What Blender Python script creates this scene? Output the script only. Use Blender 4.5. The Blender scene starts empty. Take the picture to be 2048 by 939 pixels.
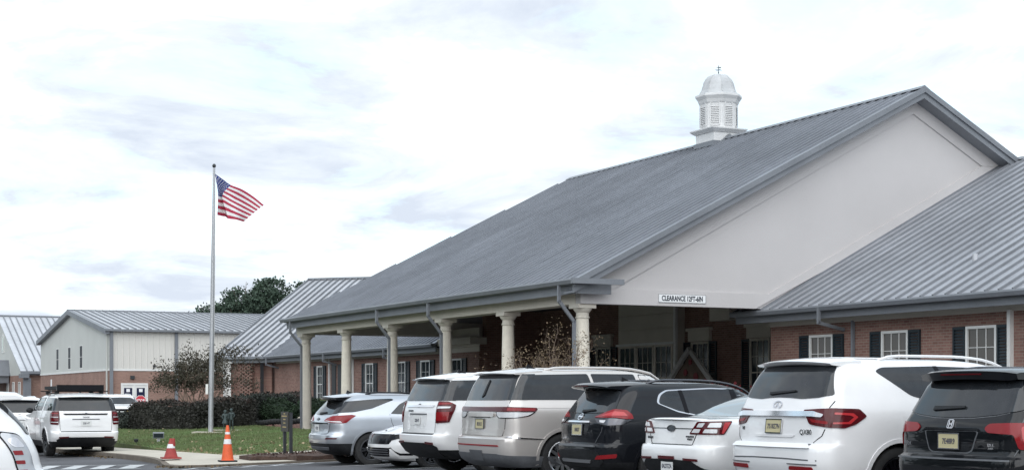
import bpy, bmesh, math, random
import numpy as np
from mathutils import Vector, Matrix
R = math.radians
sc = bpy.context.scene
COL = sc.collection
random.seed(7)

# ------------------------------------------------------------------ camera
cam = bpy.data.cameras.new('camera')
cam.sensor_width = 36.0
cam.lens = 56.25
cam.shift_y = 0.159
cam.clip_end = 3000
cam.clip_start = 0.1
camo = bpy.data.objects.new('camera', cam)
COL.objects.link(camo)
camo.location = (0, 0, 1.4)
camo.rotation_euler = (R(90), 0, 0)
sc.camera = camo

# ------------------------------------------------------------------ sky, sun, exposure
SUN_EL, SUN_AZ = R(42), R(186)            # azimuth clockwise from +Y: behind the camera
w = bpy.data.worlds.new('World')
sc.world = w
w.use_nodes = True
nt = w.node_tree
nt.nodes.clear()
def nn(tree, t, **kw):
    n = tree.nodes.new(t)
    for k, v in kw.items():
        setattr(n, k, v)
    return n
def lk(tree, a, b): tree.links.new(a, b)
out = nn(nt, 'ShaderNodeOutputWorld'); bg = nn(nt, 'ShaderNodeBackground')
sky = nn(nt, 'ShaderNodeTexSky', sky_type='NISHITA', sun_disc=False)
sky.sun_elevation = SUN_EL; sky.sun_rotation = SUN_AZ
SKY_K = 0.10
tc = nn(nt, 'ShaderNodeTexCoord'); sep = nn(nt, 'ShaderNodeSeparateXYZ')
lk(nt, tc.outputs['Generated'], sep.inputs[0])
zz = nn(nt, 'ShaderNodeMath', operation='ADD'); zz.inputs[1].default_value = 0.16
zm = nn(nt, 'ShaderNodeMath', operation='MAXIMUM'); zm.inputs[1].default_value = 0.0
lk(nt, sep.outputs[2], zm.inputs[0]); lk(nt, zm.outputs[0], zz.inputs[0])
dx = nn(nt, 'ShaderNodeMath', operation='DIVIDE'); dy = nn(nt, 'ShaderNodeMath', operation='DIVIDE')
lk(nt, sep.outputs[0], dx.inputs[0]); lk(nt, zz.outputs[0], dx.inputs[1])
lk(nt, sep.outputs[1], dy.inputs[0]); lk(nt, zz.outputs[0], dy.inputs[1])
cmb = nn(nt, 'ShaderNodeCombineXYZ')
lk(nt, dx.outputs[0], cmb.inputs[0]); lk(nt, dy.outputs[0], cmb.inputs[1])
def noise(tree, vec, scale, detail=5, rough=0.55, dist=0.0):
    n = nn(tree, 'ShaderNodeTexNoise')
    n.inputs['Scale'].default_value = scale; n.inputs['Detail'].default_value = detail
    n.inputs['Roughness'].default_value = rough; n.inputs['Distortion'].default_value = dist
    lk(tree, vec, n.inputs['Vector'])
    return n
def ramp(tree, fac, stops):
    r = nn(tree, 'ShaderNodeValToRGB')
    e = r.color_ramp.elements
    while len(e) < len(stops): e.new(0.5)
    for i, (p, c) in enumerate(stops):
        e[i].position = p
        e[i].color = (c, c, c, 1) if isinstance(c, (int, float)) else (*c, 1)
    lk(tree, fac, r.inputs[0])
    return r
def mixc(tree, fac, a, b, mode='MIX'):
    m = nn(tree, 'ShaderNodeMix', data_type='RGBA', blend_type=mode)
    for s, v in ((0, fac), (6, a), (7, b)):
        if isinstance(v, (int, float)): m.inputs[s].default_value = v if s == 0 else (v, v, v, 1)
        elif isinstance(v, tuple): m.inputs[s].default_value = (*v, 1)
        else: lk(tree, v, m.inputs[s])
    return m.outputs[2]
n1 = noise(nt, cmb.outputs[0], 1.3, 8, 0.62, 0.4)
n2 = noise(nt, cmb.outputs[0], 1.9, 8, 0.62, 0.5)
gap = ramp(nt, n1.outputs[0], [(0.38, 0.9), (0.52, 0.0)])          # thin places where blue shows through
shade = ramp(nt, n2.outputs[0], [(0.39, (0.84, 0.895, 0.93)), (0.48, (0.63, 0.68, 0.725)), (0.62, (0.49, 0.54, 0.62))])
skm = nn(nt, 'ShaderNodeVectorMath', operation='SCALE'); skm.inputs['Scale'].default_value = SKY_K * 4.0
lk(nt, sky.outputs[0], skm.inputs[0])
skl = mixc(nt, 0.8, skm.outputs[0], (0.52, 0.68, 0.74))
skc = mixc(nt, gap.outputs[0], shade.outputs[0], skl)
lk(nt, skc, bg.inputs['Color'])
bg.inputs['Strength'].default_value = 1.0
lk(nt, bg.outputs[0], out.inputs[0])

sl = bpy.data.lights.new('sun', 'SUN')
sl.energy = 1.5; sl.angle = R(90); sl.color = (1.0, 0.98, 0.95)
so = bpy.data.objects.new('sun', sl); COL.objects.link(so)
sdir = Vector((math.sin(SUN_AZ) * math.cos(SUN_EL), math.cos(SUN_AZ) * math.cos(SUN_EL), math.sin(SUN_EL)))
so.rotation_euler = sdir.to_track_quat('Z', 'Y').to_euler()
so.location = (20, -20, 40)
sc.view_settings.view_transform = 'Standard'
sc.view_settings.look = 'None'
sc.view_settings.exposure = 0.6
sc.view_settings.gamma = 1.0

# ------------------------------------------------------------------ materials
MATS = {}
def pm(name, col, rough=0.5, metal=0.0, coat=0.0, spec=0.5, coat_rough=0.03):
    m = bpy.data.materials.new(name); m.use_nodes = True
    b = m.node_tree.nodes['Principled BSDF']
    b.inputs['Base Color'].default_value = (*col, 1)
    b.inputs['Roughness'].default_value = rough
    b.inputs['Metallic'].default_value = metal
    b.inputs['Coat Weight'].default_value = coat
    b.inputs['Coat Roughness'].default_value = coat_rough
    b.inputs['Specular IOR Level'].default_value = spec
    MATS[name] = m
    return m
def bsdf(m): return m.node_tree.nodes['Principled BSDF']
def objco(t):
    n = nn(t, 'ShaderNodeTexCoord'); return n.outputs['Object']
def weather(m, amt=0.12, scale=1.5, fine=30.0, bump=0.0, tint=None, coord='Object', rv=0.0):
    """soft uneven colour on top of the flat base colour, plus a little relief"""
    t = m.node_tree; b = bsdf(m)
    c = tuple(b.inputs['Base Color'].default_value)[:3]
    co = nn(t, 'ShaderNodeNewGeometry').outputs['Position'] if coord == 'World' else nn(t, 'ShaderNodeTexCoord').outputs[coord]
    a = noise(t, co, scale, 6, 0.6); f = noise(t, co, fine, 3, 0.6)
    mx = nn(t, 'ShaderNodeMath', operation='MULTIPLY_ADD')
    mx.inputs[1].default_value = 0.35
    lk(t, f.outputs[0], mx.inputs[0])
    sc_ = nn(t, 'ShaderNodeMath', operation='MULTIPLY'); sc_.inputs[1].default_value = 0.65
    lk(t, a.outputs[0], sc_.inputs[0]); lk(t, sc_.outputs[0], mx.inputs[2])
    lo = tuple(x * (1 - amt * 1.6) for x in c) if tint is None else tint
    hi = tuple(min(1, x * (1 + amt)) for x in c)
    r = ramp(t, mx.outputs[0], [(0.32, lo), (0.66, hi)])
    lk(t, r.outputs[0], b.inputs['Base Color'])
    if rv:
        rr = b.inputs['Roughness'].default_value
        r2 = ramp(t, a.outputs[0], [(0.35, max(0, rr - rv)), (0.65, min(1, rr + rv))])
        lk(t, r2.outputs[0], b.inputs['Roughness'])
    if bump:
        bp = nn(t, 'ShaderNodeBump'); bp.inputs['Strength'].default_value = bump
        bp.inputs['Distance'].default_value = 0.01
        lk(t, f.outputs[0], bp.inputs['Height']); lk(t, bp.outputs[0], b.inputs['Normal'])
    return m
M = MATS
def roof_mat(name, c, rough=0.42, metal=0.35):
    m = weather(pm(name, c, rough, metal), 0.10, 0.30, 3.0, 0, coord='World', rv=0.08); t = m.node_tree; b = bsdf(m)
    src = b.inputs['Base Color'].links[0].from_socket
    oi = nn(t, 'ShaderNodeObjectInfo'); r = ramp(t, oi.outputs['Random'], [(0.0, 0.93), (1.0, 1.05)])
    mp = nn(t, 'ShaderNodeMapping'); mp.inputs['Rotation'].default_value = (0, 0, -math.atan(1584 / 3200)); mp.inputs['Scale'].default_value = (.18, 2.6, .18)
    lk(t, nn(t, 'ShaderNodeNewGeometry').outputs['Position'], mp.inputs['Vector'])
    st = noise(t, mp.outputs[0], 1.0, 5, 0.65); r2 = ramp(t, st.outputs[0], [(0.3, 0.93), (0.62, 1.03)])      # run-off streaks
    lk(t, mixc(t, 1.0, mixc(t, 1.0, src, r.outputs[0], 'MULTIPLY'), r2.outputs[0], 'MULTIPLY'), b.inputs['Base Color'])
roof_mat('roof_metal', (0.25, 0.268, 0.30)); roof_mat('roof_metal_lit', (0.40, 0.415, 0.45))  # right-wing copy of the roof metal, lightened in colour to imitate its brighter sheen
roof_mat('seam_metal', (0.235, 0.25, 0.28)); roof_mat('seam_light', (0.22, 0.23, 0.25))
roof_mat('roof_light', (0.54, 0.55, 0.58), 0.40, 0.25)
weather(pm('trim_grey', (0.185, 0.198, 0.22), 0.45), 0.12, 0.8, 20)
weather(pm('stucco', (0.53, 0.51, 0.51), 0.9), 0.06, 0.22, 40, 0.5)
weather(pm('cream', (0.60, 0.56, 0.49), 0.8), 0.07, 0.9, 40, 0.2)
weather(pm('column_stone', (0.76, 0.705, 0.61), 0.85), 0.10, 2.5, 45, 0.8)
weather(pm('white_trim', (0.74, 0.74, 0.72), 0.55), 0.05, 1.2, 25)
weather(pm('dome_grey', (0.47, 0.48, 0.49), 0.45), 0.12, 3.0, 25)
weather(pm('cupola_white', (0.66, 0.66, 0.66), 0.5), 0.06, 2.0, 25)
weather(pm('siding_cream', (0.64, 0.62, 0.58), 0.6), 0.05, 0.5, 12)
weather(pm('siding_shaded', (0.56, 0.57, 0.54), 0.65), 0.04, 0.5, 12)  # the cream siding again, its colour dulled to imitate shade on the gable faces
weather(pm('shutter_green', (0.016, 0.026, 0.034), 0.5), 0.2, 2, 20)
pm('window_glass', (0.025, 0.032, 0.04), 0.06, spec=0.4)
pm('dark_pane', (0.022, 0.026, 0.034), 0.5, spec=0.1)
pm('curtain_glass', (0.095, 0.085, 0.078), 0.12, spec=0.35)
pm('dark_metal', (0.03, 0.033, 0.038), 0.45)
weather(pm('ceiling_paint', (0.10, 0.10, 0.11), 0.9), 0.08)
def brick_mat(name, c1, c2, mort, w_=0.22, h_=0.075):
    m = pm(name, c1, 0.9); t = m.node_tree; b = bsdf(m)
    s = nn(t, 'ShaderNodeSeparateXYZ'); lk(t, objco(t), s.inputs[0])
    a = nn(t, 'ShaderNodeMath', operation='ADD'); lk(t, s.outputs[0], a.inputs[0]); lk(t, s.outputs[1], a.inputs[1])
    c = nn(t, 'ShaderNodeCombineXYZ'); lk(t, a.outputs[0], c.inputs[0]); lk(t, s.outputs[2], c.inputs[1])
    br = nn(t, 'ShaderNodeTexBrick')
    br.inputs['Scale'].default_value = 1.0
    br.inputs['Brick Width'].default_value = w_; br.inputs['Row Height'].default_value = h_
    br.inputs['Mortar Size'].default_value = 0.007; br.inputs['Bias'].default_value = 0.0
    br.inputs['Color1'].default_value = (*c1, 1); br.inputs['Color2'].default_value = (*c2, 1)
    br.inputs['Mortar'].default_value = (*mort, 1)
    lk(t, c.outputs[0], br.inputs['Vector'])
    n = noise(t, objco(t), 0.7, 6, 0.6)
    r = ramp(t, n.outputs[0], [(0.3, 0.78), (0.7, 1.15)])
    lk(t, mixc(t, 1.0, br.outputs[0], r.outputs[0], 'MULTIPLY'), b.inputs['Base Color'])
    bp = nn(t, 'ShaderNodeBump'); bp.inputs['Strength'].default_value = 0.5; bp.inputs['Distance'].default_value = 0.006
    bp.invert = True
    lk(t, br.outputs['Fac'], bp.inputs['Height']); lk(t, bp.outputs[0], b.inputs['Normal'])
    return m
brick_mat('brick', (0.20, 0.10, 0.080), (0.28, 0.155, 0.125), (0.30, 0.25, 0.21))
brick_mat('brick_far', (0.26, 0.145, 0.115), (0.34, 0.20, 0.16), (0.30, 0.25, 0.21))
# ground
m = weather(pm('asphalt', (0.085, 0.085, 0.093), 0.85), 0.26, 0.4, 25, 0.5)
def cracks(m):
    t = m.node_tree; b = bsdf(m); src = b.inputs['Base Color'].links[0].from_socket
    co = objco(t); wn = noise(t, co, 1.2, 4, 0.6); ad = nn(t, 'ShaderNodeVectorMath', operation='ADD'); lk(t, co, ad.inputs[0]); lk(t, wn.outputs['Color'], ad.inputs[1])
    v = nn(t, 'ShaderNodeTexVoronoi', feature='DISTANCE_TO_EDGE'); v.inputs['Scale'].default_value = 0.23; lk(t, ad.outputs[0], v.inputs['Vector'])
    cr = ramp(t, v.outputs['Distance'], [(0.0, 0.35), (0.006, 1.0)])
    sn = noise(t, co, 0.55, 3, 0.5); sp = ramp(t, sn.outputs[0], [(0.66, 1.0), (0.74, 0.55)])                 # oil spots
    lk(t, mixc(t, 1.0, mixc(t, 1.0, src, cr.outputs[0], 'MULTIPLY'), sp.outputs[0], 'MULTIPLY'), b.inputs['Base Color'])
cracks(m)
weather(pm('concrete', (0.50, 0.46, 0.39), 0.9), 0.14, 0.8, 15, 0.3)
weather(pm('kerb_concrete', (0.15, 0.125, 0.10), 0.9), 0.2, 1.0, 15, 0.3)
weather(pm('road_paint', (0.50, 0.51, 0.52), 0.7), 0.28, 2.0, 12, 0.2)
weather(pm('mulch', (0.075, 0.045, 0.035), 0.95), 0.45, 6.0, 40, 1.0)
def grass_mat():
    m = pm('lawn_soil', (0.09, 0.11, 0.045), 0.95); t = m.node_tree; b = bsdf(m)
    n = noise(t, objco(t), 0.35, 5, 0.6); n3 = noise(t, objco(t), 7.0, 4, 0.6)
    r = ramp(t, n.outputs[0], [(0.36, (0.105, 0.125, 0.045)), (0.56, (0.075, 0.105, 0.036)), (0.74, (0.15, 0.125, 0.06))])
    r3 = ramp(t, n3.outputs[0], [(0.3, 0.72), (0.7, 1.3)])
    lk(t, mixc(t, 1.0, r.outputs[0], r3.outputs[0], 'MULTIPLY'), b.inputs['Base Color'])
grass_mat()
weather(pm('grass_blade', (0.092, 0.155, 0.055), 0.8), 0.5, 0.6, 3.0, 0, tint=(0.12, 0.105, 0.05))
weather(pm('dry_edge', (0.30, 0.215, 0.13), 0.95), 0.35, 2.0, 20, 0.5)
def leafm(name, c, amt=0.5, scale=1.2):
    m = weather(pm(name, c, 0.65, spec=0.3), amt, scale, 9.0)
    return m
leafm('leaf_hedge', (0.035, 0.042, 0.035), 0.5)
leafm('leaf_plum', (0.042, 0.042, 0.036), 0.6, 2.0)
leafm('leaf_new', (0.072, 0.054, 0.046), 0.5, 3)
leafm('leaf_boxwood', (0.028, 0.052, 0.026), 0.5)
leafm('leaf_pine', (0.055, 0.085, 0.060), 0.55, 0.25)
leafm('leaf_myrtle', (0.072, 0.066, 0.046), 0.5, 2.5)
leafm('leaf_tan', (0.17, 0.125, 0.075), 0.5, 2.5)
leafm('leaf_fallen', (0.40, 0.32, 0.20), 0.4, 3)
weather(pm('bark', (0.13, 0.095, 0.075), 0.9), 0.3, 4, 30, 0.5)
weather(pm('bark_pale', (0.21, 0.155, 0.12), 0.85), 0.25, 4, 30, 0.4)
weather(pm('bronze', (0.055, 0.075, 0.075), 0.5, 0.5), 0.3, 5, 30)
weather(pm('galvanised', (0.42, 0.43, 0.45), 0.45, 0.5), 0.10, 1.0, 20)
weather(pm('cone_orange', (0.75, 0.12, 0.035), 0.6), 0.12, 5, 40)
weather(pm('cone_faded', (0.30, 0.035, 0.03), 0.65), 0.18, 5, 40)
weather(pm('reflective_white', (0.72, 0.72, 0.72), 0.5), 0.1, 5, 40)
weather(pm('rubber', (0.02, 0.02, 0.021), 0.75), 0.3, 6, 40)
pm('flag_red', (0.42, 0.035, 0.075), 0.8); pm('flag_white', (0.80, 0.79, 0.80), 0.8); pm('flag_blue', (0.035, 0.055, 0.22), 0.8)
pm('sign_white', (0.82, 0.83, 0.84), 0.5); pm('sign_ink', (0.035, 0.045, 0.06), 0.5); pm('stop_red', (0.55, 0.03, 0.05), 0.45)
pm('sign_bronze', (0.035, 0.033, 0.028), 0.5); pm('sign_gold', (0.38, 0.29, 0.13), 0.5)
pm('door_blue', (0.02, 0.025, 0.06), 0.2)
weather(pm('wood_white', (0.36, 0.355, 0.345), 0.7), 0.15)
pm('ornament_red', (0.17, 0.022, 0.03), 0.7)
# vehicles
def paint(name, c, metal=0.0, rough=0.35, film=0.45, spec=0.5, coat=1.0):
    m = pm(name, c, rough, metal, coat=coat, coat_rough=0.04, spec=spec)
    t = m.node_tree; b = bsdf(m)
    s = nn(t, 'ShaderNodeSeparateXYZ'); lk(t, objco(t), s.inputs[0])
    n = noise(t, objco(t), 2.2, 5, 0.6)
    r = ramp(t, n.outputs[0], [(0.3, tuple(x * 0.93 for x in c)), (0.7, c)])
    g = ramp(t, s.outputs[2], [(0.18, 1.0), (0.75, 0.0)])       # road film on the lower panels
    g2 = nn(t, 'ShaderNodeMath', operation='MULTIPLY'); lk(t, g.outputs[0], g2.inputs[0]); lk(t, n.outputs[0], g2.inputs[1])
    g3 = nn(t, 'ShaderNodeMath', operation='MULTIPLY'); lk(t, g2.outputs[0], g3.inputs[0]); g3.inputs[1].default_value = film
    lk(t, mixc(t, g3.outputs[0], r.outputs[0], (0.20, 0.18, 0.15)), b.inputs['Base Color'])
    r2 = ramp(t, n.outputs[0], [(0.3, 0.0), (0.7, 0.045)])
    lk(t, r2.outputs[0], b.inputs['Coat Roughness'])
paint('paint_white', (0.82, 0.82, 0.825)); paint('paint_pearl', (0.80, 0.80, 0.81))
paint('paint_champagne', (0.64, 0.605, 0.58), 0.5); paint('paint_black', (0.006, 0.007, 0.009), 0.0, 0.3, 0.05, 0.05, 0.75)
paint('paint_blueblack', (0.007, 0.008, 0.011), 0.0, 0.3, 0.05, 0.05, 0.75); paint('paint_silver', (0.50, 0.53, 0.575), 0.75)
m = pm('car_glass', (0.012, 0.015, 0.019), 0.03, spec=0.6)
def dust(m, c, lo=0.03, hi=0.14):
    t = m.node_tree; b = bsdf(m)
    n = noise(t, objco(t), 1.7, 6, 0.65)
    lk(t, ramp(t, n.outputs[0], [(0.35, tuple(b.inputs['Base Color'].default_value)[:3]), (0.75, c)]).outputs[0], b.inputs['Base Color'])
    lk(t, ramp(t, n.outputs[0], [(0.35, lo), (0.7, hi)]).outputs[0], b.inputs['Roughness'])
dust(m, (0.034, 0.036, 0.04), 0.02, 0.09)
pm('clear_glass', (0.20, 0.25, 0.27), 0.03, spec=0.9)
pm('lens_red', (0.22, 0.009, 0.013), 0.18, coat=0.15, spec=0.35); pm('lens_dark_red', (0.075, 0.006, 0.009), 0.12, coat=0.25, spec=0.3)
pm('lens_bright', (0.42, 0.025, 0.03), 0.2, coat=0.5)
pm('lens_clear', (0.62, 0.63, 0.65), 0.12, coat=0.8); pm('lens_smoke', (0.42, 0.43, 0.45), 0.15, 0.4, coat=0.8); pm('lens_amber', (0.45, 0.16, 0.05), 0.2)
pm('chrome', (0.72, 0.72, 0.74), 0.12, 1.0); pm('dark_chrome', (0.12, 0.12, 0.13), 0.2, 1.0)
weather(pm('black_plastic', (0.016, 0.017, 0.019), 0.55, spec=0.25), 0.4, 4, 30)
weather(pm('grey_plastic', (0.10, 0.105, 0.115), 0.5), 0.2, 4, 30)
pm('gloss_black', (0.006, 0.006, 0.008), 0.12, spec=0.2)
weather(pm('tyre_rubber', (0.022, 0.022, 0.023), 0.8), 0.35, 5, 30)
pm('alloy_silver', (0.50, 0.51, 0.53), 0.28, 0.85); pm('alloy_dark', (0.05, 0.052, 0.058), 0.35, 0.6)
pm('plate_yellow', (0.50, 0.45, 0.27), 0.5); pm('plate_white', (0.66, 0.67, 0.66), 0.5); pm('plate_ink', (0.06, 0.06, 0.09), 0.6)
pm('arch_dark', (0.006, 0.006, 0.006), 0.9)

# ------------------------------------------------------------------ mesh helpers
def link(o, parent=None):
    COL.objects.link(o)
    if parent is not None: o.parent = parent
    return o
def mesh_obj(name, me, parent=None):
    return link(bpy.data.objects.new(name, me), parent)
def empty(name, loc=(0, 0, 0), rz=0.0, label=None, cat=None, group=None):
    o = bpy.data.objects.new(name, None); COL.objects.link(o)
    o.location = loc; o.rotation_euler = (0, 0, rz); o.empty_display_size = 0.3
    tag(o, label, cat, group)
    return o
def tag(o, label=None, cat=None, group=None, kind=None):
    if label: o['label'] = label
    if cat: o['category'] = cat
    if group: o['group'] = group
    if kind: o['kind'] = kind
    return o
class MB:
    def __init__(s): s.v = []; s.f = []; s.m = []; s.cur = 0
    def add(s, vs, fs, mi=None):
        o = len(s.v); s.v += [tuple(p) for p in vs]
        for f in fs: s.f.append(tuple(o + i for i in f)); s.m.append(s.cur if mi is None else mi)
        return s
    def box(s, x0, x1, y0, y1, z0, z1, mi=None):
        if x0 > x1: x0, x1 = x1, x0
        if y0 > y1: y0, y1 = y1, y0
        if z0 > z1: z0, z1 = z1, z0
        return s.add([(x0, y0, z0), (x1, y0, z0), (x1, y1, z0), (x0, y1, z0), (x0, y0, z1), (x1, y0, z1), (x1, y1, z1), (x0, y1, z1)],
                     [(0, 3, 2, 1), (4, 5, 6, 7), (0, 1, 5, 4), (1, 2, 6, 5), (2, 3, 7, 6), (3, 0, 4, 7)], mi)
    def prism(s, poly, vec, mi=None):
        """planar polygon (3-D points) swept along vec"""
        n = len(poly); v = Vector(vec)
        top = [Vector(p) + v for p in poly]
        nr = Vector((0, 0, 0))
        for i in range(n):
            a, b = Vector(poly[i]), Vector(poly[(i + 1) % n]); nr += a.cross(b)
        fs = [tuple(range(n))[::-1], tuple(range(n, 2 * n))] + [(i, (i + 1) % n, n + (i + 1) % n, n + i) for i in range(n)]
        if nr.dot(v) < 0: fs = [f[::-1] for f in fs]
        return s.add(list(poly) + top, fs, mi)
    def beam(s, a, b, wd, ht, up=(0, 0, 1), mi=None):
        a, b = Vector(a), Vector(b); d = (b - a).normalized(); u = Vector(up)
        sd = d.cross(u)
        if sd.length < 1e-4: sd = d.cross(Vector((0, 1, 0)))
        sd.normalize(); u = sd.cross(d).normalized()
        q = [a + sd * (i * wd / 2) + u * (j * ht / 2) for i, j in ((-1, -1), (1, -1), (1, 1), (-1, 1))]
        return s.prism(q, b - a, mi)
    def tube(s, path, rad, n=10, mi=None, cap=True):
        path = [Vector(p) for p in path]; k = len(path)
        rs = rad if isinstance(rad, (list, tuple)) else [rad] * k
        o = []; fs = []
        for i, p in enumerate(path):
            d = (path[min(i + 1, k - 1)] - path[max(i - 1, 0)])
            d = d.normalized() if d.length > 1e-9 else Vector((0, 0, 1))
            h = Vector((0, 0, 1)) if abs(d.z) < 0.95 else Vector((1, 0, 0))
            a = d.cross(h).normalized(); b = a.cross(d).normalized()
            for j in range(n):
                t = 2 * math.pi * j / n
                o.append(p + a * (math.cos(t) * rs[i]) + b * (math.sin(t) * rs[i]))
        for i in range(k - 1):
            for j in range(n):
                j2 = (j + 1) % n
                fs.append((i * n + j, (i + 1) * n + j, (i + 1) * n + j2, i * n + j2))
        if cap: fs += [tuple(range(n)), tuple(range((k - 1) * n, k * n))[::-1]]
        return s.add(o, fs, mi)
    def lathe(s, prof, c=(0, 0, 0), n=20, axis='z', mi=None, a0=0.0):
        """prof: (radius, height) pairs"""
        o = []; fs = []; k = len(prof)
        for r, h in prof:
            for j in range(n):
                t = a0 + 2 * math.pi * j / n
                x, y = r * math.cos(t), r * math.sin(t)
                p = (x, y, h) if axis == 'z' else ((x, h, y) if axis == 'y' else (h, x, y))
                o.append((c[0] + p[0], c[1] + p[1], c[2] + p[2]))
        for i in range(k - 1):
            for j in range(n):
                j2 = (j + 1) % n
                q = (i * n + j, i * n + j2, (i + 1) * n + j2, (i + 1) * n + j)
                fs.append(q[::-1] if axis == 'y' else q)
        return s.add(o, fs, mi)
    def build(s, name, mats, parent=None, smooth=None, merge=False):
        me = bpy.data.meshes.new(name); me.from_pydata(s.v, [], s.f)
        if not isinstance(mats, (list, tuple)): mats = [mats]
        for m in mats: me.materials.append(M[m] if isinstance(m, str) else m)
        if len(mats) > 1: me.polygons.foreach_set('material_index', s.m)
        if merge or smooth is not None:
            bm = bmesh.new(); bm.from_mesh(me)
            if merge: bmesh.ops.remove_doubles(bm, verts=bm.verts, dist=1e-4)
            bmesh.ops.recalc_face_normals(bm, faces=bm.faces)
            bm.to_mesh(me); bm.free()
        if smooth is not None:
            me.shade_smooth(); me.set_sharp_from_angle(angle=R(smooth))
        me.update()
        return mesh_obj(name, me, parent)
def quads_mesh(name, V, mats, per=4):
    """V: (n, per, 3) array of polygons"""
    n = V.shape[0]; me = bpy.data.meshes.new(name)
    me.vertices.add(n * per); me.vertices.foreach_set('co', V.astype(np.float32).ravel())
    me.loops.add(n * per); me.loops.foreach_set('vertex_index', np.arange(n * per, dtype=np.int32))
    me.polygons.add(n); me.polygons.foreach_set('loop_start', np.arange(0, n * per, per, dtype=np.int32))
    
    me.materials.append(M[mats])
    me.update(calc_edges=True); me.validate()
    return me
def leaf_quads(C, size, rng, aspect=0.55, up=0.0):
    n = len(C); a = rng.normal(size=(n, 3)); a[:, 2] += up
    a /= np.linalg.norm(a, axis=1)[:, None]
    b = rng.normal(size=(n, 3)); b -= a * (a * b).sum(1)[:, None]; b /= np.linalg.norm(b, axis=1)[:, None]
    s = (size * rng.uniform(0.6, 1.3, n))[:, None]
    return np.stack([C - a * s, C + b * s * aspect, C + a * s, C - b * s * aspect], 1)
FONT_CACHE = {}
def text(parent, name, s, size, mat, loc, rot, depth=0.003, bold=0.0, squash=1.0, align='CENTER'):
    key = (s, size, depth, bold, squash, align, mat)
    if key not in FONT_CACHE:
        c = bpy.data.curves.new('txt', 'FONT'); c.body = s; c.size = size; c.extrude = depth
        c.offset = bold; c.align_x = align; c.align_y = 'CENTER'; c.resolution_u = 3
        o = bpy.data.objects.new('txt', c); COL.objects.link(o)
        me = bpy.data.meshes.new_from_object(o.evaluated_get(bpy.context.evaluated_depsgraph_get()))
        me.transform(Matrix.Diagonal((squash, 1, 1, 1)))
        bpy.data.objects.remove(o); me.materials.clear(); me.materials.append(M[mat])
        FONT_CACHE[key] = me
    o = mesh_obj(name, FONT_CACHE[key], parent)
    o.location = loc; o.rotation_euler = rot
    return o
def clip(poly, ax, val, keep_less):
    o = []; n = len(poly)
    for i in range(n):
        p, q = poly[i], poly[(i + 1) % n]
        a = (p[ax] <= val) == keep_less or p[ax] == val
        b = (q[ax] <= val) == keep_less or q[ax] == val
        if a: o.append(p)
        if a != b:
            t = (val - p[ax]) / (q[ax] - p[ax]); o.append((p[0] + t * (q[0] - p[0]), p[1] + t * (q[1] - p[1])))
    return o
def roof_plane(parent, name, mat, P, U, V, poly, step=0.42, thick=0.10, rib=(0.035, 0.05), label=None):
    """metal roof slope: deck slab (the part) with one standing-seam panel after another as its children.
    P origin, U along the eave, V up the slope (unit), poly in (u, v)"""
    P, U, V = Vector(P), Vector(U).normalized(), Vector(V).normalized(); N = U.cross(V).normalized()
    if N.z < 0: N = -N
    at = lambda u, v, h=0.0: P + U * u + V * v + N * h
    d = MB(); d.prism([at(u, v, -thick) for u, v in poly], N * (thick - 0.012))
    deck = d.build(name, mat, parent)
    if label: deck['label'] = label
    u0 = min(p[0] for p in poly); u1 = max(p[0] for p in poly)
    n = max(1, round((u1 - u0) / step)); st = (u1 - u0) / n
    cache = {}
    for i in range(n):
        a, b = u0 + i * st, u0 + (i + 1) * st
        c = clip(clip(list(poly), 0, a, False), 0, b, True)
        if len(c) < 3: continue
        key = tuple((round(p[0] - a, 3), round(p[1], 3)) for p in c)
        if key in cache: me, a00 = cache[key]
        else:
            mb = MB()
            mb.prism([U * (p[0] - a) + V * p[1] - N * 0.008 for p in c], N * 0.012)
            vs = [p[1] for p in c if abs(p[0] - b) < 1e-6] or [p[1] for p in c]
            v0, v1 = min(vs), max(vs)
            if v1 - v0 > 0.05:
                q = [U * (st - rib[0]) + V * v0, U * st + V * v0, U * st + V * v1, U * (st - rib[0]) + V * v1]
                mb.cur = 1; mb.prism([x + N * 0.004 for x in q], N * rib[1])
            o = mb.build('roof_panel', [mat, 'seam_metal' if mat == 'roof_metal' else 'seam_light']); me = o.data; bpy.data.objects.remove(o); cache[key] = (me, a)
        o = mesh_obj('roof_panel', me, deck); o.location = P + U * a
    return deck
# ------------------------------------------------------------------ ground
YAW = math.atan(1584 / 3200)                      # the campus is laid out square to this direction
CA, SA = math.cos(YAW), math.sin(YAW)
ORG = (1.956, 44.4)                               # near column of the drive-through canopy
def wor(a, b):                                    # a: along the building front (away), b: into the building
    return (ORG[0] - a * SA + b * CA, ORG[1] + a * CA + b * SA)
def gz(x, y):
    return -0.030 * min(15.0, max(0.0, -x - 1.0)) * min(1.0, max(0.0, (y - 18.0) / 14.0))
def gab(a, b): return gz(*wor(a, b))
def ground():
    xs = [-900, -400, -200, -100, -60] + [-40 + 2 * i for i in range(41)] + [60, 100, 200, 400, 900]
    ys = [-400, -150, -50] + [-20 + 4 * i for i in range(41)] + [170, 230, 400, 800, 1500]
    V = [(x, y, gz(x, y)) for y in ys for x in xs]; n = len(xs)
    F = [(j * n + i, j * n + i + 1, (j + 1) * n + i + 1, (j + 1) * n + i) for j in range(len(ys) - 1) for i in range(n - 1)]
    mb = MB(); mb.add(V, F); o = mb.build('ground', 'asphalt', smooth=60); tag(o, kind='structure')
ground()
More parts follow.
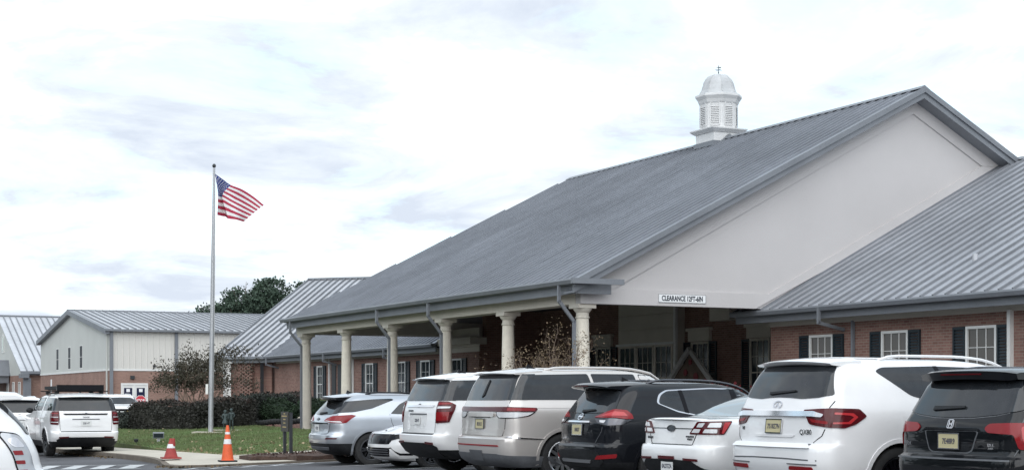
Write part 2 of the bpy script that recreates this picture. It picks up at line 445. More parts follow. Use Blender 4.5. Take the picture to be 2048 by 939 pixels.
def sheet(name, mat, poly, h, step=1.0, skirt=0.3, kind='structure', slope=None):
    """ground-following raised sheet; poly in (a, b)"""
    bm = bmesh.new()
    f = bm.faces.new([bm.verts.new((a, b, 0)) for a, b in poly])
    for ax in (0, 1):
        lo = min(p[ax] for p in poly); hi = max(p[ax] for p in poly); k = max(1, int((hi - lo) / step))
        for i in range(1, k):
            c = lo + (hi - lo) * i / k
            bmesh.ops.bisect_plane(bm, geom=bm.verts[:] + bm.edges[:] + bm.faces[:], plane_co=(c if ax == 0 else 0, c if ax == 1 else 0, 0),
                                   plane_no=(1, 0, 0) if ax == 0 else (0, 1, 0))
    be = [e for e in bm.edges if e.is_boundary]
    ex = bmesh.ops.extrude_edge_only(bm, edges=be)['geom']
    low = {v for v in ex if isinstance(v, bmesh.types.BMVert)}
    for v in bm.verts:
        a, b = v.co.x, v.co.y; x, y = wor(a, b)
        v.co = (x, y, gz(x, y) + (h if slope is None else slope(a, b)) - (skirt if v in low else 0))
    bmesh.ops.recalc_face_normals(bm, faces=bm.faces)
    me = bpy.data.meshes.new(name); bm.to_mesh(me); bm.free(); me.materials.append(M[mat])
    return tag(mesh_obj(name, me), kind=kind)
# kerbed island: kerb, pavement, bed and lawn
KE = -3.1                                          # end of the island towards the parked cars
def zl(a, b): return -.16 + .030 * min(11, b + 9.75) + .006 * min(36, max(0.0, a))    # lawn level
def lawn_h(a, b): return zl(a, b) - gab(a, b)
def pav_h(d=0.0): return lambda a, b: .05 + .075 * min(1, max(0, (a + 1.5) / 3)) + d
KL = [(60, -11.35), (7, -11.35), (3.7, -11.45), (.5, -11.72), (-1.6, -12.1), (-2.4, -12.05), (-2.9, -11.6), (KE, -10.7), (KE, -4.0)]
KI = [(60, -11.2), (7, -11.2), (3.7, -11.3), (.6, -11.57), (-1.55, -11.94), (-2.3, -11.9), (-2.76, -11.5), (KE + .15, -10.65), (KE + .15, -3.85)]
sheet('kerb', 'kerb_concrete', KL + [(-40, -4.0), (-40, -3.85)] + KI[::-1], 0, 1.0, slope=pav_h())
sheet('pavement', 'concrete', KI[:-1] + [(KE + .155, -9.3), (KE + .85, -9.3), (-1.6, -10.0), (-.6, -10.0), (1.0, -9.75), (60, -9.5)], 0, 1.2, slope=pav_h(.006))
sheet('path', 'concrete', [(-.6, -9.995), (.99, -9.745), (3.2, -4.0), (1.9, -4.0)], 0, 1.2, slope=pav_h(.008))
sheet('mulch_bed', 'mulch', [(KE + .86, -9.295), (-1.6, -9.99), (-.62, -9.99), (1.88, -4.0), (1.88, -3.85), (KE + .16, -3.85), (KE + .16, -9.295)], 0, .6, slope=lambda a, b: .16 + .04 * math.sin(a * 5.1) * math.cos(b * 4.3))
sheet('lawn', 'lawn_soil', [(60, -9.49), (1.02, -9.74), (3.22, -4.0), (3.22, -1.4), (32, -1.4), (60, 1)], 0, 1.2, slope=lawn_h)
sheet('driveway', 'asphalt', [(-40, -3.8), (-0.3, -3.8), (1.15, -3.8), (1.15, -1.3), (24, -1.3), (24, 12), (-40, 12)], 0.02, 4.0)
MA0, MA1 = -3.2, -1.3
# painted lines: bay lines between the cars, and the hatched edge by the island
def stripe(mb, a0, b0, a1, b1, wd, h=0.008):
    d = Vector((a1 - a0, b1 - b0)).normalized(); n = Vector((-d.y, d.x)) * wd / 2
    k = max(1, int(Vector((a1 - a0, b1 - b0)).length / 1.0)); pts = []
    for i in range(k + 1):
        t = i / k; a, b = a0 + (a1 - a0) * t, b0 + (b1 - b0) * t
        for s in (1, -1):
            x, y = wor(a + n.x * s, b + n.y * s); pts.append((x, y, gz(x, y) + h))
    mb.add(pts, [(2 * i, 2 * i + 1, 2 * i + 3, 2 * i + 2) for i in range(k)])
def marking(segs, wd=0.11):
    mb = MB()
    for s in segs: stripe(mb, *s, wd)
    return tag(mb.build('road_marking', 'road_paint'), kind='structure')
for i in range(11): marking([(-3.45 - 2.75 * i, -9.6, -3.45 - 2.75 * i, -4.3)])
marking([(-3.35, -11.9, -3.35, -9.0), (-4.2, -12.6, -4.2, -9.6)] + [(-3.4, -11.8 + 0.7 * i, -4.15, -12.4 + 0.7 * i) for i in range(5)])
NF, FF = [(.6, -14.9), (-2.0, -12.75)], [(3.0, -14.2), (0.2, -12.05)]
lp = lambda L_, t: (L_[0][0] + (L_[1][0] - L_[0][0]) * t, L_[0][1] + (L_[1][1] - L_[0][1]) * t)
for q in (NF, FF): marking([(*q[0], *q[1])], .12)
for k in range(4):
    n0, f0 = lp(NF, .06 + .25 * k), lp(FF, .10 + .25 * k); n1, f1 = lp(NF, .06 + .25 * k + .13), lp(FF, .10 + .25 * k + .13)
    mb = MB(); mb.add([(*wor(*p), gab(*p) + .009) for p in (n0, n1, f1, f0)], [(0, 1, 2, 3)]); tag(mb.build('road_marking', 'road_paint'), kind='structure')

# ------------------------------------------------------------------ main building
root = empty('school_building', (*ORG, 0), YAW, 'long red brick building with grey metal roof, column-lined drive-through canopy and white cupola', 'building')
SL = 0.516; SN = math.sqrt(1 + SL * SL)
zc = lambda b: 4.64 + SL * (b + 0.6)              # canopy front slope
RB, RZ = 11.4, 4.64 + SL * 12.0                   # canopy ridge
AN, AF = -0.85, 24.1                              # near and far rake
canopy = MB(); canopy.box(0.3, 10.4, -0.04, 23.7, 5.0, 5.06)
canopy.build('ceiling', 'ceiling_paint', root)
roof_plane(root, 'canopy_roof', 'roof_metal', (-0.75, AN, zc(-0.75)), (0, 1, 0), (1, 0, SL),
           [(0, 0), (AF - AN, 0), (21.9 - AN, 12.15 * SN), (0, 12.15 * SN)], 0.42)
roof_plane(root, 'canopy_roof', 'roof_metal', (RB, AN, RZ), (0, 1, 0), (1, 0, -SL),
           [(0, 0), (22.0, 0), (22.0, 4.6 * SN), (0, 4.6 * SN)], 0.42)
mb = MB(); mb.prism([(RB - .22, AN - .02, RZ - .05), (RB, AN - .02, RZ + .075), (RB + .22, AN - .02, RZ - .05)], (0, 22.7, 0))
mb.build('ridge_cap', 'trim_grey', root)
# far gable end
mb = MB(); mb.prism([(-.25, 23.75, 4.0), (10.9, 23.75, 4.0), (11.0, 23.0, 10.2), (-.25, 23.75, 4.6)], (0, 0.15, 0))
mb.build('gable_wall', 'stucco', root)
# near gable wall: stucco field with a raised border
G = -0.3
mb = MB()
mb.prism([(-.25, G, 4.0), (15.3, G, 4.0), (15.3, G, 8.72), (RB, G, RZ - .2), (-.25, G, zc(-.25) - .16)], (0, 0.24, 0))
mb.build('gable_wall', 'stucco', root)
mb = MB(); o0 = G - .055
for q in ([(-.25, 4.0), (5.55, 4.0), (6.0, 4.43), (.8, 4.43)], [(-.25, 4.0), (.8, 4.43), (RB, 10.12), (RB, RZ - .21), (-.25, zc(-.25) - .17)],
          [(RB, 10.12), (14.15, 8.69), (15.3, 8.70), (RB, RZ - .21)], [(5.55, 4.0), (15.3, 8.69), (14.15, 8.685), (6.0, 4.43)]):
    mb.prism([(x, o0, z) for x, z in q], (0, 0.057, 0))
mb.build('gable_border', 'stucco', root)
# rakes
for nm, p0, p1 in (('rake_board', (-.75, zc(-.75)), (RB, RZ)), ('rake_board', (RB, RZ), (15.4, RZ - 4.0 * SL))):
    mb = MB()
    mb.prism([(p0[0], AN, p0[1] - .32), (p1[0], AN, p1[1] - .32), (p1[0], AN, p1[1] - .02), (p0[0], AN, p0[1] - .02)], (0, 0.05, 0))
    mb.prism([(p0[0], AN - .06, p0[1] - .14), (p1[0], AN - .06, p1[1] - .14), (p1[0], AN - .06, p1[1] + .03), (p0[0], AN - .06, p0[1] + .03)], (0, 0.058, 0))
    mb.prism([(p0[0], AN + .05, p0[1] - .31), (p1[0], AN + .05, p1[1] - .31), (p1[0], AN + .05, p1[1] - .27), (p0[0], AN + .05, p0[1] - .27)], (0, 0.50, 0))
    mb.build(nm, 'trim_grey', root)
# gutter, fascia and beam of the canopy
def gutter_prof(mb, x, z, ya, yb, s=-1):
    mb.prism([(x, ya, z), (x + s * .13, ya, z), (x + s * .15, ya, z - .05), (x + s * .11, ya, z - .15), (x, ya, z - .15)], (0, yb - ya, 0))
mb = MB(); gutter_prof(mb, -.74, 4.64, AN - .1, AF + .05); mb.box(-.88, .72, AN - .22, AN - .09, 4.49, 4.64); mb.build('gutter', 'trim_grey', root)
mb = MB(); mb.box(-.62, -.56, AN + .12, AF - .1, 4.24, 4.52); mb.box(-.555, .5, AN + .12, AN + .18, 4.24, 4.52); mb.box(-.555, .3, AN + .185, AF - .1, 4.47, 4.515)
mb.build('fascia', 'trim_grey', root)
mb = MB(); mb.box(-.262, .25, G + .245, 23.74, 4.0, 4.465); mb.build('canopy_beam', 'cream', root)
mb = MB(); mb.box(.26, 10.4, 23.3, 23.73, 4.03, 4.6); mb.build('canopy_beam', 'cream', root)
mb = MB(); mb.box(.3, 10.4, -.05, .25, 4.02, 4.6); mb.build('canopy_beam', 'cream', root)
# columns
def column(a):
    mb = MB(); mb.cur = 0
    mb.lathe([(.26, -.8), (.26, .02), (.27, .04), (.27, .10), (.215, .16), (.213, .2), (.208, 1.6), (.19, 2.9), (.175, 3.60)], (0, 0, 0), 28)
    c = mb.build('column', 'column_stone', root, smooth=35); c.location = (0, a, 0)
    k = MB(); k.lathe([(.175, 3.60), (.20, 3.61), (.20, 3.65), (.178, 3.66), (.178, 3.76), (.195, 3.77), (.255, 3.85), (.26, 3.88)], (0, 0, 0), 28)
    k.box(-.28, .28, -.28, .28, 3.88, 3.997); k.build('capital', 'cream', c, smooth=35)
for a in (0.0, 4.67, 9.33, 14.0, 18.66, 23.35): column(a)
# downspouts
def downspout(mat, pts, wd=.088):
    mb = MB()
    for p, q in zip(pts[:-1], pts[1:]):
        d = (Vector(q) - Vector(p)).normalized() * .03
        mb.beam(Vector(p) - d, Vector(q) + d, wd, wd * .8, (0, 1, 0))
    return mb.build('downspout', mat, root)
for a in (-.12, 8.95, 13.5, 23.0):
    downspout('trim_grey', [(-.80, a, 4.50), (-.80, a, 4.06), (-.33, a, 3.50), (-.33, a, -.7)])
# main roof slopes (right wing, left wing, angled wing)
SM = 0.5236; SMN = math.sqrt(1 + SM * SM); EB = 5.75; EZ = 3.93; MR = 15.3; MZ = EZ + SM * (MR - EB)
roof_plane(root, 'main_roof', 'roof_metal', (EB, -34, EZ), (0, 1, 0), (1, 0, SM),
           [(0, 0), (34 + 1.1, 0), (34 + 1.1, 1.6), (34 - .31, 1.6), (34 - .31, (MR - EB) * SMN), (0, (MR - EB) * SMN)], 0.46) if False else None
roof_plane(root, 'main_roof', 'roof_metal_lit', (EB, -34, EZ), (0, 1, 0), (1, 0, SM), [(0, 0), (33.69, 0), (33.69, (MR - EB) * SMN), (0, (MR - EB) * SMN)], 0.46, rib=(.05, .06))
roof_plane(root, 'main_roof', 'roof_metal_lit', (EB, -.31, EZ), (0, 1, 0), (1, 0, SM), [(0, 0), (1.4, 0), (1.4, .26), (0, .26)], 0.46)
roof_plane(root, 'main_roof', 'roof_metal', (MR, -34, MZ), (0, 1, 0), (1, 0, -SM), [(0, 0), (34 + 58, 0), (34 + 58, 10.5), (0, 10.5)], 2.0)
mb = MB(); mb.prism([(MR - .2, -34, MZ - .05), (MR, -34, MZ + .07), (MR + .2, -34, MZ - .05)], (0, 33.6, 0)); mb.build('ridge_cap', 'trim_grey', root)
CB, CAa = 5.9, 47.5                                # inner corner of the eaves
ZL = 3.72; S2 = math.sqrt(.5)
DV = Vector((-S2, S2, 0)); EV = Vector((S2, S2, 0)); CP = Vector((CB, CAa, ZL))
run = 12.2; RI = (8.93 - ZL) / run
# ridge of the angled wing meets the main ridge
tt = (CB + run * S2 - MR) / S2
VP = CP + DV * tt + EV * run; VP.z = 8.93
SMl = (8.93 - ZL) / (MR - CB); SLn = math.sqrt(1 + SMl ** 2)
roof_plane(root, 'main_roof', 'roof_metal', (CB, 23.9, ZL), (0, 1, 0), (1, 0, SMl),
           [(0, 0), (CAa - 23.9, 0), (VP.y - 23.9, (MR - CB) * SLn), (0, (MR - CB) * SLn)], 0.46)
RN = math.sqrt(1 + RI * RI)
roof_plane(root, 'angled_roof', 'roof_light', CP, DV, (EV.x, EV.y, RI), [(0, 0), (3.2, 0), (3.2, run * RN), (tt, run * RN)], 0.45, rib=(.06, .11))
mb = MB(); e0 = CP + DV * 3.2; e1 = e0 + EV * run; e1.z = 8.93
mb.beam(e0 + Vector((0, 0, -.02)) + DV * .03, e1 + Vector((0, 0, -.02)) + DV * .03, .06, .18)
r0 = CP + DV * 3.22 + EV * run; r0.z = 8.97; r1 = CP + DV * (tt - 3) + EV * run; r1.z = 8.97
mb.beam(r0, r1, .34, .12); mb.build('ridge_cap', 'trim_grey', root)
# gable end wall of the angled wing
w0 = CP + DV * 2.85 + EV * .75; w1 = CP + DV * 2.85 + EV * run
mb = MB(); mb.prism([(w0.x, w0.y, -.8), (w1.x, w1.y, -.8), (w1.x, w1.y, 8.6), (w0.x, w0.y, 3.85)], -DV * .2); mb.build('brick_wall', 'brick', root)
# gutters, fascias, friezes along the main eaves
def eave(a0, a1, x, z):
    mb = MB(); gutter_prof(mb, x + .01, z + .02, a0, a1); mb.build('gutter', 'trim_grey', root)
    mb = MB(); mb.box(x + .10, x + .15, a0, a1, z - .33, z - .10); mb.box(x + .155, x + .8, a0, a1, z - .20, z - .15); mb.build('fascia', 'trim_grey', root)
eave(-34, 1.1, EB, EZ); eave(23.9, CAa, CB, ZL)
mb = MB(); q = CP + DV * 3.2
mb.beam(CP + Vector((0, 0, -.06)) - EV * .06, q + Vector((0, 0, -.06)) - EV * .06, .14, .15)
mb.beam(CP + Vector((0, 0, -.24)) + EV * .12, q + Vector((0, 0, -.24)) + EV * .12, .05, .2); mb.build('gutter', 'trim_grey', root)
WB = 6.55
mb = MB(); mb.box(WB, WB + .3, -34, .3, -.8, 4.05); mb.build('brick_wall', 'brick', root)
mb = MB(); mb.box(WB, WB + .3, 20.7, CAa + .3, -.8, 3.9); mb.build('brick_wall', 'brick', root)
mb = MB(); mb.box(WB + .302, 9.39, .0, .3, -.8, 5.2); mb.build('brick_wall', 'brick', root)
mb = MB(); mb.box(WB + .302, 9.39, 20.7, 21.0, -.8, 5.2); mb.build('brick_wall', 'brick', root)
mb = MB(); mb.box(9.4, 9.7, -.0, 21.0, -.8, 5.3); mb.build('brick_wall', 'brick', root)
a0 = CP + DV * -.1 + EV * .72; a1 = CP + DV * 2.85 + EV * .72
mb = MB(); mb.beam(Vector((a0.x, a0.y, 1.5)), Vector((a1.x, a1.y, 1.5)), .2, 4.5); mb.build('brick_wall', 'brick', root)
mb = MB(); mb.box(WB - .05, WB - .003, -34, .302, 3.50, 3.72); mb.build('frieze', 'cream', root)
mb = MB(); mb.box(WB - .05, WB - .003, 20.6, CAa - .1, 3.32, 3.52)
mb.box(WB - .05, WB - .003, 20.6, 23.6, 3.53, 4.3); mb.build('frieze', 'cream', root)
mb = MB(); mb.box(CB + .2, CB + .95, 20.6, 24.0, 3.62, 3.9); mb.build('soffit', 'cream', root)
# white corner post, pierced brick screen and dark post of the angled wing
mb = MB(); p = CP + DV * 2.45 + EV * .12; mb.box(p.x - .17, p.x + .17, p.y - .17, p.y + .17, -.8, 3.35); mb.box(p.x - .24, p.x + .24, p.y - .24, p.y + .24, 3.352, 3.46)
mb.build('porch_post', 'white_trim', root)
scr = empty('screen_wall'); scr.parent = root
p = CP + DV * 1.35 + EV * .35; scr.location = (p.x, p.y, 0); scr.rotation_euler = (0, 0, R(135))
mb = MB(); mb.box(-.10, .10, -.055, .055, .0, .1); bme = mb.build('brick', 'brick').data
bpy.data.objects.remove(bpy.data.objects['brick'])
for i in range(24):
    for j in range(3):
        o = mesh_obj('brick', bme, scr); o.location = (-.3 + .3 * j + (.15 if i % 2 else 0), 0, .9 + .1 * i)
mb = MB(); p = CP + DV * .35 + EV * .3; mb.box(p.x - .08, p.x + .08, p.y - .08, p.y + .08, -.8, 3.4); mb.build('porch_post', 'dark_metal', root)

# ---- windows with panes, shutters
WCACHE = {}
def window(parent, loc, rz, wd, z0, z1, cols, rows, glass='window_glass', shutters=True, trim='white_trim', head=None, case=.07):
    key = (round(wd, 3), round(z1 - z0, 3), cols, rows, glass, trim)
    h = z1 - z0; pw = wd / cols; ph = h / rows; mt = .017
    if key not in WCACHE:
        mb = MB(); c = case
        mb.box(-wd / 2 - c, -wd / 2, -.06, .02, -.002, h + c); mb.box(wd / 2, wd / 2 + c, -.06, .02, -.002, h + c)
        mb.box(-wd / 2, wd / 2, -.058, .02, h, h + c); mb.box(-wd / 2 - c - .03, wd / 2 + c + .03, -.09, .02, -.07, -.003)
        for i in range(1, cols): mb.box(-wd / 2 + i * pw - mt / 2, -wd / 2 + i * pw + mt / 2, -.035, .0, 0, h)
        for j in range(1, rows):
            t = mt * (2.2 if j == rows // 2 else 1)
            for i in range(cols): mb.box(-wd / 2 + i * pw + mt / 2, -wd / 2 + (i + 1) * pw - mt / 2, -.037, .0, j * ph - t / 2, j * ph + t / 2)
        o = mb.build('window', trim); fm = o.data; bpy.data.objects.remove(o)
        mb = MB(); mb.box(-pw / 2 + .004, pw / 2 - .004, -.012, -.004, .004, ph - .004)
        o = mb.build('pane', glass); pmesh = o.data; bpy.data.objects.remove(o)
        WCACHE[key] = (fm, pmesh)
    fm, pmesh = WCACHE[key]
    o = mesh_obj('window', fm, parent); o.location = (loc[0], loc[1], z0); o.rotation_euler = (0, 0, rz)
    for i in range(cols):
        for j in range(rows):
            p_ = mesh_obj('pane', pmesh, o); p_.location = (-wd / 2 + (i + .5) * pw, 0, j * ph)
    if shutters:
        for s in (-1, 1):
            mb = MB(); sw = .44; x = s * (wd / 2 + case + .02 + sw / 2)
            mb.box(x - sw / 2, x - sw / 2 + .05, -.07, -.01, -.05, h + .07); mb.box(x + sw / 2 - .05, x + sw / 2, -.07, -.01, -.05, h + .07)
            for zq in (-.05, h * .48, h + .0): mb.box(x - sw / 2 + .05, x + sw / 2 - .05, -.068, -.01, zq, zq + .07)
            k = max(8, int(h / .07))
            for q in range(k):
                zq = -.05 + (h + .1) * q / k
                mb.prism([(x - sw / 2 + .05, -.02, zq + .005), (x - sw / 2 + .05, -.055, zq + .005), (x - sw / 2 + .05, -.03, zq + .06)], (sw - .1, 0, 0))
            sh = mb.build('shutter', 'shutter_green', parent); sh.location = (loc[0], loc[1], z0); sh.rotation_euler = (0, 0, rz)
    return o
FW = R(-90)
for a in (-2.18, -5.35, -8.60, -11.9, -15.2): window(root, (WB - .002, a), FW, .94, 1.25, 3.12, 3, 4, 'curtain_glass')
for a, wd in ((40.1, .95), (33.0, 1.15), (29.0, 1.15), (26.2, 1.15), (22.85, 1.15)): window(root, (WB - .002, a), FW, wd * .8, 1.22, 3.0, 2, 4)
for a in (38.6, 35.2): downspout('white_trim', [(WB - .06, a, 3.4), (WB - .06, a, -.5)])
downspout('white_trim', [(WB - .06, -9.62, 3.5), (WB - .06, -9.62, -.5)], .13); downspout('trim_grey', [(WB - .06, -3.62, 3.5), (WB - .06, -3.62, -.5)])
for a in (38.0, 37.1):
    mb = MB(); mb.box(WB - .05, WB - .003, a - .3, a + .3, .0, 3.1); mb.build('door', 'dark_metal', root)
for a, x, z in ((-3.2, EB - .1, 3.85), (29.4, CB - .1, 3.64), (37.6, CB - .1, 3.64), (47.0, CB - .1, 3.64)):
    downspout('trim_grey', [(x, a, z), (x, a, z - .38), (WB - .06, a, z - .55)])
# ---- entrance wall under the canopy
EW = 9.4
for i in range(3): window(root, (9.0, 10.25 + 1.28 * i), FW, 1.08, 1.0, 3.25, 3, 4, shutters=False, trim='cream')
mb = MB(); mb.box(9.05, 9.397, 9.502, 13.6, -.8, 4.98); mb.build('bay_wall', 'cream', root)
for z in (3.42, 3.95, 4.45):
    mb = MB(); mb.box(9.0, 9.048, 9.6, 13.5, z, z + .48); mb.build('bay_panel', 'cream', root)
mb = MB(); mb.box(8.93, 9.0, 9.5, 13.6, 3.33, 3.415); mb.box(8.95, 9.048, 9.42, 9.56, -.5, 4.98); mb.build('bay_trim', 'white_trim', root)
for a in (15.3, 8.45, 4.85):
    window(root, (EW - .003, a), FW, 1.0, 1.2, 3.3, 3, 4, trim='cream')
    mb = MB(); mb.box(EW - .11, EW - .003, a - .68, a + .68, 3.39, 3.75); mb.box(EW - .16, EW - .003, a - .76, a + .76, 3.752, 3.86); mb.build('window_head', 'cream', root)
mb = MB(); mb.box(8.4, 8.9, 5.2, 6.4, 3.98, 4.98); mb.build('ceiling_box', 'cream', root)
mb = MB(); mb.box(EW - .06, EW - .003, 17.3, 19.2, 0, 2.6); mb.build('door', 'dark_metal', root)
# ---- cupola
cu = empty('cupola'); cu.parent = root; cu.location = (RB, 10.35, 0)
mb = MB(); mb.box(-.6, .6, -.6, .6, 9.9, 11.05); mb.build('base', 'cupola_white', cu)
mb = MB(); mb.box(-.66, .66, -.66, .66, 10.55, 10.72); mb.prism([(-.7, -.75, 10.42), (0, -.75, 10.98), (.7, -.75, 10.42), (.7, -.75, 10.30), (-.7, -.75, 10.30)], (0, 1.5, 0)); mb.build('flashing', 'trim_grey', cu)
mb = MB(); mb.lathe([(.9, 11.05), (1.08, 11.16), (1.09, 11.20), (.0, 11.22)], n=4, a0=R(45)); mb.lathe([(.0, 11.05), (.9, 11.05)], n=4, a0=R(45)); mb.build('cornice', 'cupola_white', cu)
O8 = R(22.5); r8 = .70
mb = MB(); mb.lathe([(r8, 11.2), (r8, 12.24)], n=8, a0=O8); mb.build('octagon', 'cupola_white', cu)
mb = MB(); mb.lathe([(r8 + .01, 12.12), (.74, 12.16), (.78, 12.26), (.87, 12.38), (.87, 12.45), (.80, 12.47), (0, 12.5)], n=8, a0=O8); mb.build('cornice', 'cupola_white', cu)
mb = MB(); mb.lathe([(.78, 12.46), (.70, 12.53), (.63, 12.64), (.59, 12.78), (.55, 12.93), (.48, 13.06), (.38, 13.16), (.25, 13.22), (.08, 13.255), (.001, 13.26)], n=8, a0=O8)
for j in range(8):
    t = O8 + 2 * math.pi * j / 8
    mb.tube([(r * math.cos(t), r * math.sin(t), z) for r, z in ((.70, 12.53), (.63, 12.64), (.59, 12.78), (.55, 12.93), (.48, 13.06), (.38, 13.16), (.25, 13.22))], .018, 6)
mb.build('dome', 'dome_grey', cu)
for j in range(8):
    t = 2 * math.pi * j / 8; ap = r8 * math.cos(R(22.5)); hw = .155
    L = MB(); L.box(-hw - .035, -hw, -.03, .0, 0, .72); L.box(hw, hw + .035, -.03, .0, 0, .72); L.box(-hw, hw, -.03, 0, -.03, 0)
    arc = [(hw * math.cos(R(k)), .72 + hw * math.sin(R(k))) for k in range(0, 181, 20)]; arc2 = [((hw + .035) * math.cos(R(k)), .72 + (hw + .035) * math.sin(R(k))) for k in range(0, 181, 20)]
    for k in range(9): L.prism([(arc[k][0], -.03, arc[k][1]), (arc2[k][0], -.03, arc2[k][1]), (arc2[k + 1][0], -.03, arc2[k + 1][1]), (arc[k + 1][0], -.03, arc[k + 1][1])], (0, .03, 0))
    L.prism([(x, -.004, z) for x, z in arc], (0, .003, 0))
    for k in range(11):
        zq = .01 + .065 * k; L.prism([(-hw, -.003, zq + .045), (-hw, -.04, zq), (-hw, -.032, zq - .004), (-hw, -.003, zq + .03)], (2 * hw, 0, 0))
    o = L.build('louvre', 'cupola_white', cu); o.location = (ap * math.cos(t), ap * math.sin(t), 11.32); o.rotation_euler = (0, 0, t + R(90))
mb = MB(); mb.tube([(0, 0, 13.25), (0, 0, 13.58)], .012, 6); mb.lathe([(.001, 13.3), (.03, 13.33), (.001, 13.36)], n=8)
mb.beam((-.14, 0, 13.42), (.14, 0, 13.42), .012, .012); mb.beam((0, -.14, 13.42), (0, .14, 13.42), .012, .012)
mb.prism([(-.11, -.005, 13.51), (.02, -.005, 13.52), (.12, -.005, 13.54), (.08, -.005, 13.49), (.02, -.005, 13.49)], (0, .01, 0)); mb.build('weather_vane', 'dark_metal', cu)
# roof vent on the right wing
mb = MB(); vb = 7.6; mb.tube([(vb, -7.2, EZ + SM * (vb - EB)), (vb, -7.2, EZ + SM * (vb - EB) + .22)], .07, 10); mb.build('roof_vent', 'roof_light', root)
mb = MB(); mb.box(.45, .62, 12.9, 13.2, 4.82, 4.99); mb.build('ceiling_lamp', 'white_trim', root)

# ---- sign on the gable
sg = empty('clearance_sign', (*wor(G - .055, 3.03), 4.215), YAW, 'white clearance sign with dark lettering on the gable over the drive', 'sign')
mb = MB(); mb.box(-.79, .79, -.02, -.002, -.12, .12); mb.build('board', 'sign_white', sg)
mb = MB()
for q in ((-.79, .79, .112, .12), (-.79, .79, -.12, -.112), (-.79, -.782, -.112, .112), (.782, .79, -.112, .112)): mb.box(q[0], q[1], -.024, -.0205, q[2], q[3])
mb.build('border', 'sign_ink', sg)
text(sg, 'lettering', 'CLEARANCE 12FT-6IN', .20, 'sign_ink', (0, -.024, -.005), (R(90), 0, 0), .002, .006, .70)

# ------------------------------------------------------------------ metal hall on the left
hall = empty('sports_hall', (*wor(79.006, 4.043), 0), YAW, 'tall cream metal-sided hall on a brick base with low ribbed roof', 'building')
mb = MB(); mb.box(0, 45, 0, 27.8, -.8, 3.42); mb.build('brick_base', 'brick_far', hall)
mb = MB(); mb.box(-.05, 45, -.05, -.003, 3.40, 3.55); mb.box(-.05, -.003, -.003, 27.8, 3.40, 3.55); mb.build('ledge', 'white_trim', hall)
mb = MB(); mb.prism([(0.0, .02, 3.421), (0.0, 27.8, 3.421), (0.0, 27.8, 6.45), (0.0, 13.9, 8.40), (0.0, .02, 6.40)], (.2, 0, 0)); mb.build('gable_wall', 'siding_shaded', hall)
mb = MB(); mb.box(-.003, .3, 0, .1, 3.552, 6.38)
for j in range(1, 30):
    pass
mb = MB(); mb.prism([(0, 0, 0), (.44, 0, 0), (.44, -.02, 0), (.40, -.05, 0), (.36, -.05, 0), (.32, -.02, 0), (0, -.02, 0)], (0, 0, 2.84))
o = mb.build('siding_panel', 'siding_cream'); sme = o.data; bpy.data.objects.remove(o)
for i in range(100):
    o = mesh_obj('siding_panel', sme, hall); o.location = (.2 + .44 * i, 0, 3.552)
rs = math.sqrt(1 + .145 ** 2)
roof_plane(hall, 'roof', 'roof_light', (-.3, -.3, 6.42), (1, 0, 0), (0, 1, .145), [(0, 0), (45, 0), (45, 14.2 * rs), (0, 14.2 * rs)], .56, rib=(.07, .10))
roof_plane(hall, 'roof', 'roof_light', (-.3, 13.9, 8.48), (1, 0, 0), (0, 1, -.145), [(0, 0), (45, 0), (45, 14.2 * rs), (0, 14.2 * rs)], 3.0)
mb = MB(); mb.box(-.36, 45, -.46, -.31, 6.28, 6.44); mb.build('gutter', 'trim_grey', hall)
mb = MB()
for y0, z0, y1, z1 in ((-.3, 6.40, 13.9, 8.46), (13.9, 8.46, 28.1, 6.40)): mb.prism([(-.36, y0, z0 - .32), (-.36, y1, z1 - .32), (-.36, y1, z1 + .05), (-.36, y0, z0 + .05)], (.34, 0, 0))
mb.build('rake_board', 'trim_grey', hall)
mb = MB(); mb.box(-.36, 45, 13.75, 14.05, 8.44, 8.56); mb.build('ridge_cap', 'trim_grey', hall)
for x in (.15, 4.95, 14.5):
    mb = MB(); mb.box(x - .12, x + .12, -.17, -.055, -.6, 6.28); mb.build('downspout', 'trim_grey', hall)
mb = MB(); mb.box(-.14, -.055, .25, .42, -.6, 6.3); mb.build('downspout', 'siding_shaded', hall)
for y in (10.1, 14.8, 19.9):
    window(hall, (-.003, y), FW, .95, 3.78, 5.5, 2, 2, 'dark_pane', shutters=False, case=.08).scale = (1, .12, 1)
mb = MB()
for x in (.92, 1.84, 2.78): mb.box(x - .06, x + .06, -.10, -.003, -.4, 2.35)
mb.box(.86, 2.84, -.102, -.003, 2.352, 2.5); mb.build('door_frame', 'white_trim', hall)
for x in (1.38, 2.31):
    mb = MB(); mb.box(x - .40, x + .40, -.06, -.003, -.4, 2.35); d = mb.build('door', 'white_trim', hall)
    mb = MB(); mb.box(x - .30, x + .30, -.07, -.0605, .5, 2.15); mb.build('pane', 'door_blue', d)
    mb = MB(); mb.box(x - .13, x + .13, -.078, -.0705, 1.85, 2.08); mb.build('notice', 'sign_white', d)
mb = MB(); mb.box(-.03, -.003, 22.4, 22.9, 1.9, 3.0); mb.build('notice_panel', 'sign_white', hall)
mb = MB(); mb.box(1.55, 1.85, -.14, -.003, 2.8, 3.05); mb.build('wall_lamp', 'dark_metal', hall)
mb = MB(); mb.box(3.2, 3.4, -.2, -.003, 3.7, 3.85); mb.build('floodlight', 'dark_metal', hall)

